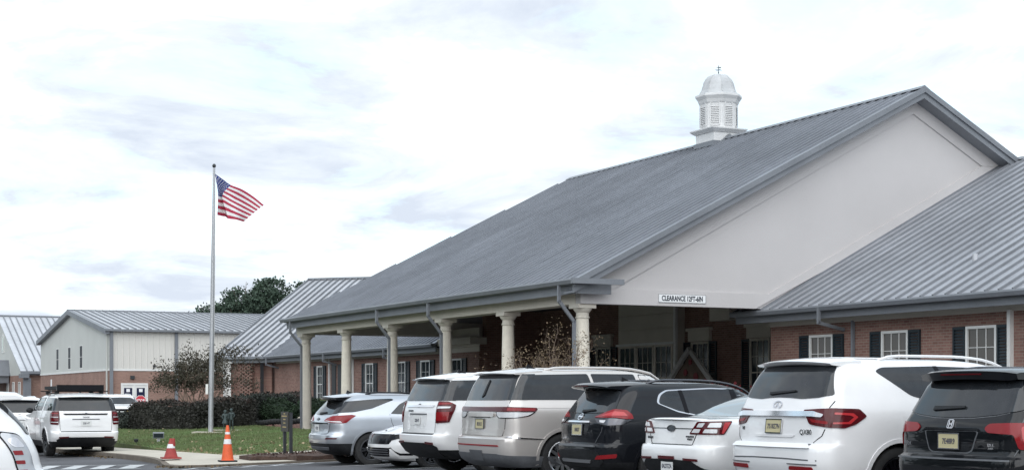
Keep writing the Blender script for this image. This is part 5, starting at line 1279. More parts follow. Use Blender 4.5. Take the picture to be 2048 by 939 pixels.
def car_nose():
    L = 4.9
    S = Shape(L, [(.17, .30, L - .22, .86), (.24, .15, L - .06, .90), (.34, .06, L - .01, .92), (.46, .02, L, .93), (.56, .0, L - .02, .93), (.66, .0, L - .05, .93), (.72, .02, L - .10, .93), (.78, .04, L - .35, .93), (.86, .06, L - .62, .925), (.94, .08, L - 1.2, .905), (.97, .12, L - 1.45, .88),
                  (1.0, .5, L - 1.52, .83), (1.12, .9, L - 1.8, .76), (1.30, 1.5, L - 2.25, .66), (1.39, 1.95, L - 2.55, .55), (1.44, 2.3, L - 2.9, .3)], ((0, .3), (1.5, .3)), ((0, .42), (.7, .45), (1.5, .4)), fb=.30, taper=(.05, .10))
    c = Car('parked_sedan', 'white sedan parked nose out behind the silver crossover', 'car', S, 'paint_white', .0, (1.05, 3.95), .37, .335)
    c.wheels((1.05, 3.95), .915, .335, .235, .24, 'dark', 10)
    c.patch('windscreen', 'front', rnd([(-.74, 1.03), (.74, 1.03), (.56, 1.34), (-.56, 1.34)], .03), 'car_glass', 1, .006, .014, .1)
    c.patch('grille', 'fwrap', rnd([(-.62, .60), (.62, .60), (.78, .70), (.70, .735), (-.70, .735), (-.78, .70)], .02), 'gloss_black', 1, .004, .012) if False else c.patch('grille', 'front', rnd([(-.58, .51), (.58, .51), (.68, .66), (.60, .715), (-.60, .715), (-.68, .66)], .02), 'gloss_black', 1, .006, .012, .06)
    c.both('headlamp', 'fwrap', rnd([(.60, .58), (.82, .63), (1.05, .725), (1.0, .745), (.72, .725), (.62, .715)], .015), 'gloss_black', .010, .02)
    c.both('headlamp_strip', 'fwrap', rnd([(.66, .70), (.90, .73), (1.0, .75), (.95, .752), (.68, .728)], .005), 'lens_clear', .013, .01)
    c.patch('lower_grille', 'front', rnd([(-.56, .26), (.56, .26), (.62, .44), (-.62, .44)], .02), 'gloss_black', 1, .006, .012, .08)
    for z in (.30, .345, .39): c.patch('grille_bar', 'front', [(-.56, z), (.56, z), (.56, z + .012), (-.56, z + .012)], 'grey_plastic', 1, .012, .01)
    c.both('bumper_blade', 'fwrap', rnd([(.60, .44), (.66, .45), (.82, .27), (1.28, .29), (1.30, .33), (.86, .33)], .015), 'gloss_black', .006, .014)
    c.both('bumper_blade', 'fwrap', rnd([(.62, .41), (.80, .235), (1.28, .24), (1.28, .285), (.83, .285), (.66, .43)], .012), 'paint_white', .022, .03)
    c.emblem('oval', 0, .77, .03, 'front')
    c.both('side_window', 'side', rnd([(1.2, 1.05), (1.7, 1.29), (2.6, 1.33), (3.35, 1.02)], .04), 'car_glass', .004, .012, .1); c.mirrors(3.3, 1.02, 'paint_white')
    return c

def car_hatch():
    L = 4.48
    S = Shape(L, [(.20, .30, L - .25, .80), (.32, .10, L - .08, .86), (.46, .02, L - .01, .872), (.60, .0, L, .875), (.68, .02, L - .04, .875), (.72, .06, L - .1, .875), (.86, .10, L - .5, .87), (.98, .15, L - .95, .85),
                  (1.04, .18, L - 1.15, .83), (1.12, .23, L - 1.35, .80), (1.22, .31, L - 1.65, .75), (1.34, .42, L - 2.05, .68), (1.41, .52, L - 2.4, .61), (1.45, .75, L - 2.6, .50), (1.475, 1.15, L - 2.75, .25)], ((0, .30), (.7, .28), (1.05, .22), (1.5, .3)), rb=.08)
    c = Car('parked_hatchback', 'white hatchback rear corner with clear and red tail lamp at the left edge', 'car', S, 'paint_white', .0, (.85, 3.55), .36, .32)
    c.wheels((.85, 3.55), .86, .32, .22, .21, 'silver', 5)
    c.patch('rear_window', 'rear', rnd([(-.72, 1.05), (.72, 1.05), (.60, 1.37), (-.60, 1.37)], .03), 'car_glass', 1, .009, .016, .04)
    c.spoiler([(.22, 1.425), (.28, 1.455), (.95, 1.49), (.95, 1.44), (.5, 1.40), (.25, 1.40)], .60, 'paint_white', .03, .06)
    tl = c.both('tail_lamp_rim', 'wrap', rnd([(.82, .50), (.84, 1.06), (.99, 1.085), (1.04, 1.05), (1.025, .88), (1.015, .80), (1.01, .48)], .04), 'gloss_black', .008, .02, .06)
    c.both('tail_lamp', 'wrap', rnd([(.83, .51), (.85, 1.045), (.985, 1.07), (1.025, 1.04), (1.012, .88), (1.002, .80), (.997, .49)], .04), 'lens_smoke', .016, .02, .06)
    for z0, z1 in ((.86, .90), (.775, .81), (.685, .72)): c.both('lamp_block', 'wrap', rnd([(.92, z0), (1.0, z0), (1.005, z1), (.92, z1)], .008), 'lens_red', .022, .01, .06, tl)
    c.both('lamp_block', 'wrap', rnd([(.87, .93), (.98, .93), (1.0, 1.0), (.90, 1.03)], .03), 'chrome', .020, .01, .06, tl)
    c.both('side_window', 'side', rnd([(.80, 1.14), (1.0, 1.33), (2.2, 1.38), (2.9, 1.25), (3.3, 1.02), (1.5, 1.0)], .04), 'car_glass', .004, .012, .1)
    c.plate(0, .80, 'plate_white', '31A08', out=.012); c.handles((1.7, 2.6), .92, 'paint_white'); c.mirrors(3.1, 1.02, 'paint_white')
    c.line('door_seam', 'side', [(1.25, .4), (1.35, 1.0)], .008)
    return c
pilot = car_black(); pilot.place(-25.52, -9.62)
pearl = car_pearl(); pearl.place(-22.8, -10.0)
white_sedan = sedan('white sedan with red and clear tail lamps between the black crossover and the pearl SUV'); white_sedan.place(-20.0, -9.7)
rogue = car_crossover(); rogue.place(-17.25, -9.65, R(-2))
nav = car_champagne(); nav.place(-14.5, -10.05)
tahoe = car_white_suv('white SUV between the beige SUV and the white nosed-out sedan'); tahoe.place(-11.0, -9.7)
nose = car_nose(); nose.root.location = (*wor(-7.2, -8.9), 0)
def nose_out(c, a, b):
    x, y = wor(a, b); f = c.S.L; d = Vector((CA, SA)); p = Vector((x, y)) + d * f; c.root.location = (p.x, p.y, gz(x, y) + .004); c.root.rotation_euler = (0, 0, YAW + math.pi)
nose_out(nose, -8.0, -9.35)
silver = car_silver(); silver.place(-4.95, -9.55, R(-2))
def free(c, x, y, hd):
    c.root.location = (x, y, gz(x, y) + .004); c.root.rotation_euler = (0, 0, hd)
rack = car_white_suv('white SUV with a black roof rack beside the kerb on the left', rack=True)
free(rack, -12.65, 47.6, R(90) + math.atan(1584 / 3200) - R(0))
far_suv = car_white_suv('white SUV facing the camera behind the hedge by the cream hall', front=True)
free(far_suv, -23.6, 94, R(-66)); far_suv.root.location.z = -.26
back_suv = car_white_suv('white SUV half hidden between the hatchback and the racked SUV')
free(back_suv, -16.3, 53.0, R(90) + math.atan(1584 / 3200))
hatch = car_hatch()
free(hatch, -4.70, 16.0, YAW + math.pi)
near_suv = car_silver('white crossover roof edge poking in above the hatchback', 'paint_white')
free(near_suv, -6.75, 21.0, YAW + math.pi)

# ------------------------------------------------------------------ trees and shrubs
def clumps(rng, cen, rad, n, per, spread):
    """leaf positions gathered in clumps inside an ellipsoid, denser towards its skin"""
    d = rng.normal(size=(n, 3)); d /= np.linalg.norm(d, axis=1)[:, None]
    r = rng.uniform(.35, 1.0, n) ** .5
    c = np.array(cen) + d * r[:, None] * np.array(rad)
    return (c[:, None, :] + rng.normal(size=(n, per, 3)) * spread * rng.uniform(.6, 1.3, (n, 1, 1))).reshape(-1, 3)
def limb(mb, rng, p, d, L, r, n, out, depth, up=.15, bend=.25, kids=(2, 3), fall=.66):
    p = Vector(p); d = Vector(d).normalized(); path = [p.copy()]; rs = [r]
    for i in range(n):
        d = (d + Vector(rng.normal(size=3)) * bend * .5 + Vector((0, 0, up * .3))).normalized()
        p = p + d * (L / n); path.append(p.copy()); rs.append(r * (1 - .5 * (i + 1) / n))
    mb.tube(path, rs, 6 if r < .04 else 9)
    if depth == 0: out.append((path[-1], d)); out.append((path[max(1, n // 2)], d)); return
    for k in range(int(rng.integers(kids[0], kids[1] + 1))):
        q = path[int(rng.integers(max(1, n // 2), n + 1))]
        limb(mb, rng, q, d + Vector(rng.normal(size=3)) * .75, L * fall * rng.uniform(.8, 1.15), r * .5, max(2, n - 1), out, depth - 1, up, bend, kids, fall)
def pine(label, x, y, h, blobs, seed, leafmat='leaf_pine'):
    rng = np.random.default_rng(seed); z0 = gz(x, y)
    t = empty('pine_tree', (x, y, z0), 0, label, 'tree', 'tall trees beyond the cream hall')
    mb = MB(); path = [(.25 * math.sin(i * .9 + seed), .2 * math.cos(i * .7 + seed), h * .92 * i / 10) for i in range(11)]
    mb.tube(path, [.30 * (1 - .075 * i) for i in range(11)], 10)
    P = []
    for (bx, by, bz, rx, rz, n) in blobs:
        P.append(clumps(rng, (bx, by, bz), (rx * 1.12, rx * 1.12, rz), n, 19, .27))
        k = min(10, max(4, int((bz - .6) / h / .92 * 10))); a = Vector(path[k - 2])
        for q in range(4):
            e = Vector((bx, by, bz)) + Vector(rng.normal(size=3)) * rx * .45
            m = a.lerp(e, .5) + Vector(rng.normal(size=3)) * .25; mb.tube([a, m, e], [.10, .07, .025], 6)
    mb.build('trunk', 'bark', t, smooth=50)
    mesh_obj('crown', quads_mesh('crown', leaf_quads(np.concatenate(P), .20, rng, .6), leafmat), t)
    return t
pine('broad dark pine at the left of the treetops, beside the flagpole', -37.2, 205, 14.4, [(-1.0, 0, 12.4, 2.2, 1.2, 70), (1.1, 0, 13.1, 1.9, 1.3, 70), (-1.9, 0, 11.9, 1.9, 1.0, 50), (.5, 0, 11.0, 2.6, 1.2, 40)], 3)
pine('bushy pine with pale gaps, left of the tallest treetop', -33.4, 200, 15.6, [(-.6, 0, 14.0, 2.2, 1.4, 90), (1.0, .3, 12.2, 2.6, 1.4, 80), (-1.4, .2, 11.8, 2.0, 1.3, 55)], 5)
pine('tallest rounded pine above the hall roof', -30.0, 198, 16.6, [(.2, 0, 15.0, 2.2, 1.5, 110), (-1.2, 0, 13.6, 1.9, 1.4, 70), (1.5, .3, 13.2, 2.2, 1.6, 85), (.2, 0, 11.5, 2.6, 1.2, 55)], 8)
pine('thin pine between the tallest treetop and the angled grey roof', -27.6, 203, 15.2, [(-.2, 0, 13.2, 1.6, 1.1, 50), (.6, 0, 11.6, 2.0, 1.2, 55)], 12)
pine('small dark treetop rising behind the top of the angled roof', -26.9, 206, 16.9, [(.2, 0, 15.8, 1.3, .9, 45), (-.4, 0, 14.1, 1.5, 1.0, 45), (.5, 0, 12.4, 1.8, 1.2, 40)], 15)
def myrtle(label, x, y, z0, h, spread, stems, leafmat, nleaf, size, seed, depth=3, bark='bark_pale', up=.25, low=.3, cl=.13):
    rng = np.random.default_rng(seed); t = empty('crape_myrtle', (x, y, z0), 0, label, 'tree')
    mb = MB(); tips = []
    for i in range(stems):
        a = 2 * math.pi * i / stems + rng.uniform(-.3, .3); r = .12
        limb(mb, rng, (r * math.cos(a), r * math.sin(a), -.1), (spread * math.cos(a), spread * math.sin(a), 1.0), h * .46, .042, 5, tips, depth, up, .30)
    k = h / max(q[0].z for q in tips)
    mb.v = [(v[0], v[1], v[2] * min(1.25, k)) for v in mb.v]
    mb.build('trunk', bark, t, smooth=50)
    P = np.array([(q[0].x, q[0].y, q[0].z * min(1.25, k)) for q in tips]); P = P[P[:, 2] > low * h]
    P = P[rng.integers(0, len(P), nleaf)] + rng.normal(size=(nleaf, 3)) * (cl, cl, cl * .9)
    mesh_obj('crown', quads_mesh('crown', leaf_quads(P, size, rng, .5), leafmat), t)
    return t
myrtle('thinning brown-leaved crape myrtle beside the flagpole', -14.7, 75, .15, 3.7, .54, 8, 'leaf_myrtle', 10500, .055, 21, depth=4, low=.46, cl=.16)
myrtle('nearly bare crape myrtle in front of the nearest canopy column', 1.12, 41.6, 0, 3.35, .38, 7, 'leaf_tan', 3000, .030, 33, depth=4, up=.5)
sheet('mulch_bed', 'mulch', [(-3.4, -3.75), (-1.2, -3.75), (-1.2, -1.35), (-3.4, -1.35)], .06, .6)
def shrub(name, label, x, y, z0, dims, leafmat, n, size, seed, rz=0.0, round_=False, group=None, topmat=None):
    rng = np.random.default_rng(seed); t = empty(name, (x, y, z0), rz, label, name.split('_')[-1], group)
    lx, ly, lz = dims; d = rng.normal(size=(n, 3)); d /= np.linalg.norm(d, axis=1)[:, None]
    if round_: p = d * np.array([lx / 2, ly / 2, lz * .55]); p[:, 2] += lz * .47
    else:
        e = np.abs(d) ** (0.45) * np.sign(d); e /= np.abs(e).max(1)[:, None]; u = rng.uniform(-1, 1, (n, 3))
        f = rng.integers(0, 5, n); p = u.copy()
        p[f == 0, 0] = 1; p[f == 1, 0] = -1; p[f == 2, 1] = 1; p[f == 3, 1] = -1; p[f == 4, 2] = 1
        q = np.abs(p); corner = np.clip(np.sort(q, 1)[:, 1] - .82, 0, 1)[:, None]; p *= 1 - .45 * corner
        p = p * np.array([lx / 2, ly / 2, lz / 2]); p[:, 2] += lz / 2
    wob = np.sin(p[:, 0] * 3.1 + seed) * .06 + np.sin(p[:, 1] * 4.3 + seed) * .05 + np.sin(p[:, 0] * 8.3) * .03
    p[:, 2] += wob * (p[:, 2] / lz); p += rng.normal(size=p.shape) * .05
    p = p[p[:, 2] > .02]
    mesh_obj('foliage', quads_mesh('foliage', leaf_quads(p, size, rng, .6), leafmat), t)
    mb = MB(); k = 26
    if round_: mb.lathe([(.001, .05), (lx * .32, .06), (lx * .42, lz * .45), (lx * .30, lz * .78), (.001, lz * .9)], n=18)
    else: mb.box(-lx / 2 + .09, lx / 2 - .09, -ly / 2 + .09, ly / 2 - .09, 0.03, lz - .10)
    mb.build('branches', leafmat, t)
    if topmat:
        m_ = n // 5; q = rng.uniform(-.5, .5, (m_, 3)) * (lx * .96, ly * .96, 0); q[:, 2] = lz + .02 + np.sin(q[:, 0] * 3.1 + seed) * .06 + np.sin(q[:, 1] * 4.3 + seed) * .05 + rng.normal(size=m_) * .05
        mesh_obj('new_growth', quads_mesh('new_growth', leaf_quads(q, size, rng, .6), topmat), t)['kind'] = 'stuff'
    return t
def hed(name, label, x0, y0, x1, y1, dep, h, mat, seed, n=4200, grp='hedges along the back of the lawn'):
    a, b = (np.array(((x0 + x1) / 2, (y0 + y1) / 2)) - np.array(ORG)), None
    la, lb = -a[0] * SA + a[1] * CA, a[0] * CA + a[1] * SA
    z0 = zl(la, lb) - .03; L = math.hypot(x1 - x0, y1 - y0)
    return shrub(name, label, (x0 + x1) / 2, (y0 + y1) / 2, z0, (L, dep, h), mat, n, .055, seed, math.atan2(y1 - y0, x1 - x0), group=grp, topmat='leaf_new' if mat == 'leaf_plum' else None)
hed('trimmed_hedge', 'low dark green hedge next to the racked SUV', -17.2, 69.0, -15.6, 66.5, 1.1, .58, 'leaf_hedge', 1, 3000)
hed('trimmed_hedge', 'long dark plum hedge left of the flagpole', -15.4, 65.8, -12.4, 64.5, 1.3, 1.05, 'leaf_plum', 2, 5200)
hed('trimmed_hedge', 'plum hedge behind the flagpole and statue', -12.5, 65.6, -11.2, 67.5, 1.3, 1.08, 'leaf_plum', 3, 3600)
hed('trimmed_hedge', 'taller dark hedge between the statue and the round shrub', -11.9, 69.0, -10.3, 72.5, 1.4, 1.18, 'leaf_hedge', 4, 4600)
hed('trimmed_hedge', 'dark reddish hedge against the foot of the angled wing', -12.6, 79.5, -10.0, 78.0, 1.2, 1.18, 'leaf_plum', 6, 4200)
def at_lawn(px_a, b): return (*wor(px_a, b), zl(px_a, b))
x, y = -10.2, 70.0; shrub('round_shrub', 'rounded green boxwood shrub at the end of the hedge', x, y, .30, (1.75, 1.7, .98), 'leaf_boxwood', 4200, .05, 9, round_=True, group='clipped shrubs by the canopy')
x, y = -8.75, 71.0; shrub('round_shrub', 'rounded shrub at the foot of the farthest canopy column', x, y, .34, (1.6, 1.5, 1.0), 'leaf_boxwood', 3800, .05, 10, round_=True, group='clipped shrubs by the canopy')

# ------------------------------------------------------------------ grass, fallen leaves
rng = np.random.default_rng(5)
def on_lawn(n, a0, a1, b0, b1):
    a = rng.uniform(a0, a1, n); b = rng.uniform(b0, b1, n)
    ok = (b > -9.7) & (a > 1.1 + np.clip((b + 9.75) * .385, 0, 2.2)); return a[ok], b[ok]
def lawn_pts(n, *r):
    a, b = on_lawn(n, *r); x = ORG[0] - a * SA + b * CA; y = ORG[1] + a * CA + b * SA
    z = -.16 + .030 * np.minimum(11, b + 9.75) + .006 * np.minimum(36, np.maximum(0, a)); return np.stack([x, y, z], 1)
P = lawn_pts(100000, 1, 34, -9.8, -1.4); n = len(P)
d = rng.normal(size=(n, 3)) * (.5, .5, .25) + (0, 0, .9); d /= np.linalg.norm(d, axis=1)[:, None]
h = (rng.uniform(.03, .085, n))[:, None]; s = rng.normal(size=(n, 3)) * (1, 1, 0); s /= np.linalg.norm(s, axis=1)[:, None]
T = np.stack([P - s * .012, P + s * .012, P + d * h], 1)
tag(mesh_obj('grass', quads_mesh('grass', T, 'grass_blade', 3)), kind='stuff')
P = np.concatenate([lawn_pts(110, 1, 30, -9.8, -3), lawn_pts(110, 1, 7, -9.8, -4)]); P[:, 2] += rng.uniform(.03, .07, len(P))
tag(mesh_obj('fallen_leaves', quads_mesh('fallen_leaves', leaf_quads(P, .055, rng, .7), 'leaf_fallen')), kind='stuff')
G_ = []
for i in range(len(KL) - 2):
    p, q = Vector(KL[i]), Vector(KL[i + 1]); L_ = min(60, int((q - p).length * 26)) if i else 120
    for k in range(L_):
        t = rng.uniform(0 if i else .85, 1); s = p.lerp(q, t); nrm = Vector((-(q - p).y, (q - p).x)).normalized()
        o_ = abs(rng.normal()) * .16 + .02; c_ = s - nrm * o_ if i < 5 else s - nrm * o_
        c2 = s + nrm * o_
        best = c_ if (c_.y < s.y or c_.x < s.x) else c2
        G_.append((*wor(best.x, best.y), gab(best.x, best.y) + .02))
tag(mesh_obj('fallen_leaves', quads_mesh('fallen_leaves', leaf_quads(np.array(G_), .04, rng, .7), 'leaf_tan')), kind='stuff')
sheet('dry_grass', 'dry_edge', [(1.04, -9.735), (9, -9.70), (7.4, -9.5), (5.2, -9.25), (3.4, -9.0), (2.6, -8.2), (2.9, -6.2), (3.7, -4.6), (3.2, -4.06)], 0, .5, slope=lambda a, b: lawn_h(a, b) + .012)
a_ = rng.uniform(-2.3, 1.5, 1500); b_ = rng.uniform(-9.95, -4, 1500); ok = (a_ < -.75 + (b_ + 9.95) * .41) & (a_ > -1.6 - (b_ + 9.95) * 1.1)
a_, b_ = a_[ok], b_[ok]
P = np.array([(*wor(a, b), gab(a, b) + .175 + .04 * math.sin(a * 5.1) * math.cos(b * 4.3)) for a, b in zip(a_, b_)])
tag(mesh_obj('mulch_chips', quads_mesh('mulch_chips', leaf_quads(P, .045, rng, .4), 'mulch')), kind='stuff')

# ------------------------------------------------------------------ flagpole and flag
fx, fy, fz = -11.3, 60.0, zl(17.9, -4.9)
lean = math.atan2(.13, 10.0)
fp = empty('flagpole', (fx, fy, fz), 0, 'tall silver flagpole on a concrete pad in the lawn', 'flagpole'); fp.rotation_euler = (0, lean, 0)
mb = MB(); mb.tube([(0, 0, -.05), (0, 0, 3), (0, 0, 6.5), (0, 0, 9.93)], [.095, .088, .066, .042], 18); mb.build('pole', 'galvanised', fp, smooth=40)
mb = MB(); mb.box(-.62, .62, -.5, .5, -.12, .045); mb.build('base', 'concrete', fp)
mb = MB(); mb.lathe([(.001, 9.92), (.05, 9.94), (.075, 10.0), (.05, 10.06), (.001, 10.085)], n=14); mb.build('finial', 'dark_metal', fp, smooth=50)
mb = MB(); mb.box(-.20, -.11, -.06, .06, 1.45, 1.83); mb.build('winch_box', 'white_trim', fp)
mb = MB(); mb.tube([(.09, 0, 1.5), (.075, 0, 9.8)], .006, 5); mb.build('halyard', 'white_trim', fp)
fl = empty('flag', (fx + .16, fy, 9.8), 0, 'red white and blue striped flag with stars, fluttering at the pole top', 'flag')
K = 60 / 3200 / 5.87                                # metres in the plane of the pole per measured unit
cols = [0, .2, .4, .6, .8, 1.0]; rows = [0, 7 / 13, 1.0]
ctl = {0: [(195, 258), (230, 515), (222, 742)], .2: [(282, 320), (250, 517), (280, 741)], .4: [(365, 380), (268, 519), (336, 776)],
       .6: [(495, 428), (385, 585), (395, 782)], .8: [(620, 505), (505, 645), (450, 790)], 1.0: [(752, 612), (622, 704), (500, 800)]}
fxs = [[pchip(cols, [ctl[c][r][k] for c in cols]) for k in (0, 1)] for r in range(3)]
def flag_pt(s, t):
    q = [[fxs[r][k](s) for k in (0, 1)] for r in range(3)]
    f = pchip(rows, [q[r][0] for r in range(3)])(t), pchip(rows, [q[r][1] for r in range(3)])(t)
    fold = math.sin(min(1, s / .4) * math.pi) * .42 * t + .10 * math.sin(s * 11 - t * 3) * s + .5 * s
    return Vector(((f[0] - 195) * K, fold, -(f[1] - 258) * K))
NS, NT = 44, 52; mb = MB()
V = [flag_pt(i / NS, j / NT) for j in range(NT + 1) for i in range(NS + 1)]
F, MI = [], []
for j in range(NT):
    st = j * 13 // NT
    for i in range(NS):
        F.append((j * (NS + 1) + i, j * (NS + 1) + i + 1, (j + 1) * (NS + 1) + i + 1, (j + 1) * (NS + 1) + i))
        MI.append(2 if (i + .5) / NS < .4 and st < 7 else (0 if st % 2 == 0 else 1))
mb.v = V; mb.f = F; mb.m = MI
mb.build('cloth', ['flag_red', 'flag_white', 'flag_blue'], fl, smooth=60)
mb = MB()
for r in range(9):
    for c in range(6 if r % 2 == 0 else 5):
        s0 = (.4 / 12) * (2 * c + 1 + (r % 2)); t0 = (7 / 13) * (r + 1) / 10
        for sd in (-.012, .012):
            pts = []
            for k in range(10):
                rr = (.026 if k % 2 == 0 else .011); a = math.pi / 2 + k * math.pi / 5
                p = flag_pt(max(.002, s0 + rr * .62 * math.cos(a)), max(.002, t0 - rr * 1.1 * math.sin(a))); pts.append(p + Vector((0, sd, 0)))
            mb.add(pts, [tuple(range(10))])
o = mb.build('stars', 'flag_white', fl); o['kind'] = 'stuff'

# ------------------------------------------------------------------ statue of two children
def figure(parent, name, x, mirror=1, tall=1.0, skirt=False):
    J = {'pelvis': (0, 0, .40), 'belly': (0, 0, .47), 'chest': (0, 0, .56), 'neck': (0, 0, .635), 'chin': (0, -.01, .66), 'head': (0, -.005, .705), 'crown': (0, .0, .755),
         'hipL': (.05, 0, .375), 'kneeL': (.055, -.012, .21), 'ankL': (.055, .008, .045), 'toeL': (.058, -.055, .02),
         'hipR': (-.05, 0, .375), 'kneeR': (-.052, -.03, .21), 'ankR': (-.055, .0, .045), 'toeR': (-.06, -.065, .02),
         'shL': (.085, 0, .60), 'elL': (.125, -.01, .50), 'wrL': (.12, -.07, .43), 'haL': (.105, -.10, .41),
         'shR': (-.085, 0, .60), 'elR': (-.122, -.02, .51), 'wrR': (-.095, -.085, .455), 'haR': (-.065, -.105, .45)}
    rad = {'pelvis': .062, 'belly': .060, 'chest': .070, 'neck': .030, 'chin': .040, 'head': .056, 'crown': .040, 'hip': .046, 'knee': .034, 'ank': .024, 'toe': .022, 'sh': .036, 'el': .026, 'wr': .020, 'ha': .020}
    E_ = [('pelvis', 'belly'), ('belly', 'chest'), ('chest', 'neck'), ('neck', 'chin'), ('chin', 'head'), ('head', 'crown')]
    for s in 'LR': E_ += [('pelvis', 'hip' + s), ('hip' + s, 'knee' + s), ('knee' + s, 'ank' + s), ('ank' + s, 'toe' + s), ('chest', 'sh' + s), ('sh' + s, 'el' + s), ('el' + s, 'wr' + s), ('wr' + s, 'ha' + s)]
    nm = list(J); me = bpy.data.meshes.new(name)
    me.from_pydata([(J[k][0] * mirror, J[k][1], J[k][2] * tall) for k in nm], [(nm.index(a), nm.index(b)) for a, b in E_], [])
    o = mesh_obj(name, me); sk = o.modifiers.new('s', 'SKIN'); su = o.modifiers.new('u', 'SUBSURF'); su.levels = 2
    for i, k in enumerate(nm):
        r = rad[k[:-1] if k[-1] in 'LR' and k not in rad else k]; me.skin_vertices[0].data[i].radius = (r, r)
    me.skin_vertices[0].data[0].use_root = True
    new = bpy.data.meshes.new_from_object(o.evaluated_get(bpy.context.evaluated_depsgraph_get())); bpy.data.objects.remove(o)
    new.materials.clear(); new.materials.append(M['bronze']); new.shade_smooth()
    o = mesh_obj(name, new, parent); o.location = (x, 0, .03)
    g = MB()
    if skirt: g.lathe([(.075, .46 * tall), (.09, .38 * tall), (.125, .26 * tall), (.13, .25 * tall), (.06, .27 * tall)], n=16)
    else: g.lathe([(.080, .58 * tall), (.088, .48 * tall), (.092, .37 * tall), (.06, .36 * tall)], n=16)
    q = g.build('clothing', 'bronze', o, smooth=50)
    h = MB(); h.lathe([(.062, .70 * tall), (.066, .725 * tall), (.052, .765 * tall), (.001, .785 * tall)], (0, .008, 0), 14); h.build('hair', 'bronze', o, smooth=60)
    n_ = MB(); n_.add([(-.010, -.055, .695 * tall), (.010, -.055, .695 * tall), (0, -.074, .69 * tall), (0, -.056, .72 * tall)], [(0, 1, 2), (0, 2, 3), (1, 3, 2), (0, 3, 1)]); n_.build('nose', 'bronze', o)
    return o
sx, sy = -11.0, 62.0; sa = (sx - ORG[0], sy - ORG[1]); szl = zl(-sa[0] * SA + sa[1] * CA, sa[0] * CA + sa[1] * SA)
stt = empty('children_statue', (sx, sy, szl), R(8), 'bronze statue of two children standing side by side on a slab', 'statue')
mb = MB(); mb.box(-.75, .75, -.35, .35, -.1, .03); mb.build('base', 'concrete', stt)
figure(stt, 'child_figure', -.11, 1, .98, True); figure(stt, 'child_figure', .125, -1, 1.06)

# ------------------------------------------------------------------ cones, signs and small things on the lawn
def cone(label, x, y, h, base, colour, bands, tip):
    z0 = gz(x, y) + .133; t = empty('traffic_cone', (x, y, z0), R(20), label, 'traffic cone', 'traffic cones on the pavement')
    rb, rt_ = base * .36, .028; f = lambda z: rb + (rt_ - rb) * (z - .035) / (h - .035)
    mb = MB(); mb.box(-base / 2, base / 2, -base / 2, base / 2, 0, .035); mb.build('base', 'rubber' if colour == 'cone_orange' else colour, t)
    mb = MB(); mb.lathe([(f(.035) + .02, .036), (f(.035), .05), (f(h), h), (f(h) - .012, h), (.001, h - .004)], n=24); mb.build('body', colour, t, smooth=40)
    for z0_, z1_ in bands:
        mb = MB(); mb.lathe([(f(z0_) + .001, z0_), (f(z0_) + .005, z0_), (f(z1_) + .005, z1_), (f(z1_) + .001, z1_)], n=24); mb.build('reflective_band', 'reflective_white', t, smooth=40)
    if tip:
        mb = MB(); mb.lathe([(.075, h * .62), (.045, h * .98), (.001, h)], n=16); mb.v = [(v[0] + .035 + (v[2] - h * .6) * .12, v[1], v[2]) for v in mb.v]; mb.build('torn_top', colour, t, smooth=50)
    return t
cone('bright orange traffic cone with white collars on a black base', -6.4, 36.0, .82, .38, 'cone_orange', [(.40, .51), (.62, .67)], False)
cone('faded red traffic cone with a white collar and bent tip', -8.42, 39.5, .50, .46, 'cone_faded', [(.26, .36)], True)
gs = empty('garden_sign', (-5.55, 39.6, gz(-5.5, 39.6) + .16), YAW + R(90), 'small dark two-post sign with gold lines in the mulch bed', 'sign')
for xx in (-.24, .24):
    mb = MB(); mb.box(xx - .035, xx + .035, -.035, .035, -.2, 1.0); mb.box(xx - .042, xx + .042, -.042, .042, 1.0, 1.02); mb.build('post', 'dark_metal', gs)
mb = MB(); mb.box(-.203, .36, .036, .06, .55, 1.04); mb.build('board', 'sign_bronze', gs)
for z, w0 in ((.99, .10), (.93, .40), (.85, .18), (.76, .16), (.66, .28)):
    mb = MB(); mb.box(.08 - w0 / 2, .08 + w0 / 2, .0605, .064, z - .014, z + .014); mb.build('lettering_line', 'sign_gold', gs)
t = empty('floodlight', (-11.6, 52.5, zl(9.5, -8.5) + .02), R(12), 'grey box floodlight on the lawn left of the faded cone', 'floodlight')
mb = MB(); mb.box(-.05, .05, -.05, .05, -.05, .14); mb.build('stake', 'galvanised', t)
mb = MB(); mb.prism([(-.18, -.10, .13), (-.18, .10, .13), (-.18, .07, .33), (-.18, -.12, .30)], (.36, 0, 0)); mb.build('housing', 'trim_grey', t)
mb = MB(); mb.prism([(-.15, -.108, .16), (-.15, -.112, .16), (-.15, -.128, .285), (-.15, -.122, .285)], (.30, 0, 0)); mb.build('lens', 'window_glass', t)
t = empty('spotlight', (-12.1, 51.5, zl(9, -9.5) + .02), 0, 'tiny black spotlight on the lawn beside the racked SUV', 'spotlight')
mb = MB(); mb.lathe([(.02, -.05), (.02, .06), (.06, .07), (.075, .16), (.06, .17), (.001, .15)], n=12); mb.build('housing', 'dark_metal', t, smooth=40)
t = empty('drain_pipe', (-11.2, 67.0, .2), 0, 'black corrugated drain pipe lying on the grass behind the statue', 'pipe')
mb = MB(); pth = [Vector((-.35 + 2.6 * i / 46, 1.1 * i / 46 + .2, .13 + .02 * math.sin(i * .3) + .10 * i / 46)) for i in range(47)]
mb.tube(pth, [.125 if i % 2 else .108 for i in range(47)], 14); mb.build('corrugated_tube', 'rubber', t)
mb = MB(); d_ = (pth[10] - pth[8]).normalized(); mb.tube([pth[9] - d_ * .03, pth[9] + d_ * .03], .132, 14); mb.build('strap', 'white_trim', t)
mb = MB(); rg = random.Random(4); mb.lathe([(.001, -.03), (.17, 0), (.20, .09), (.13, .20), (.05, .27), (.001, .28)], n=9)
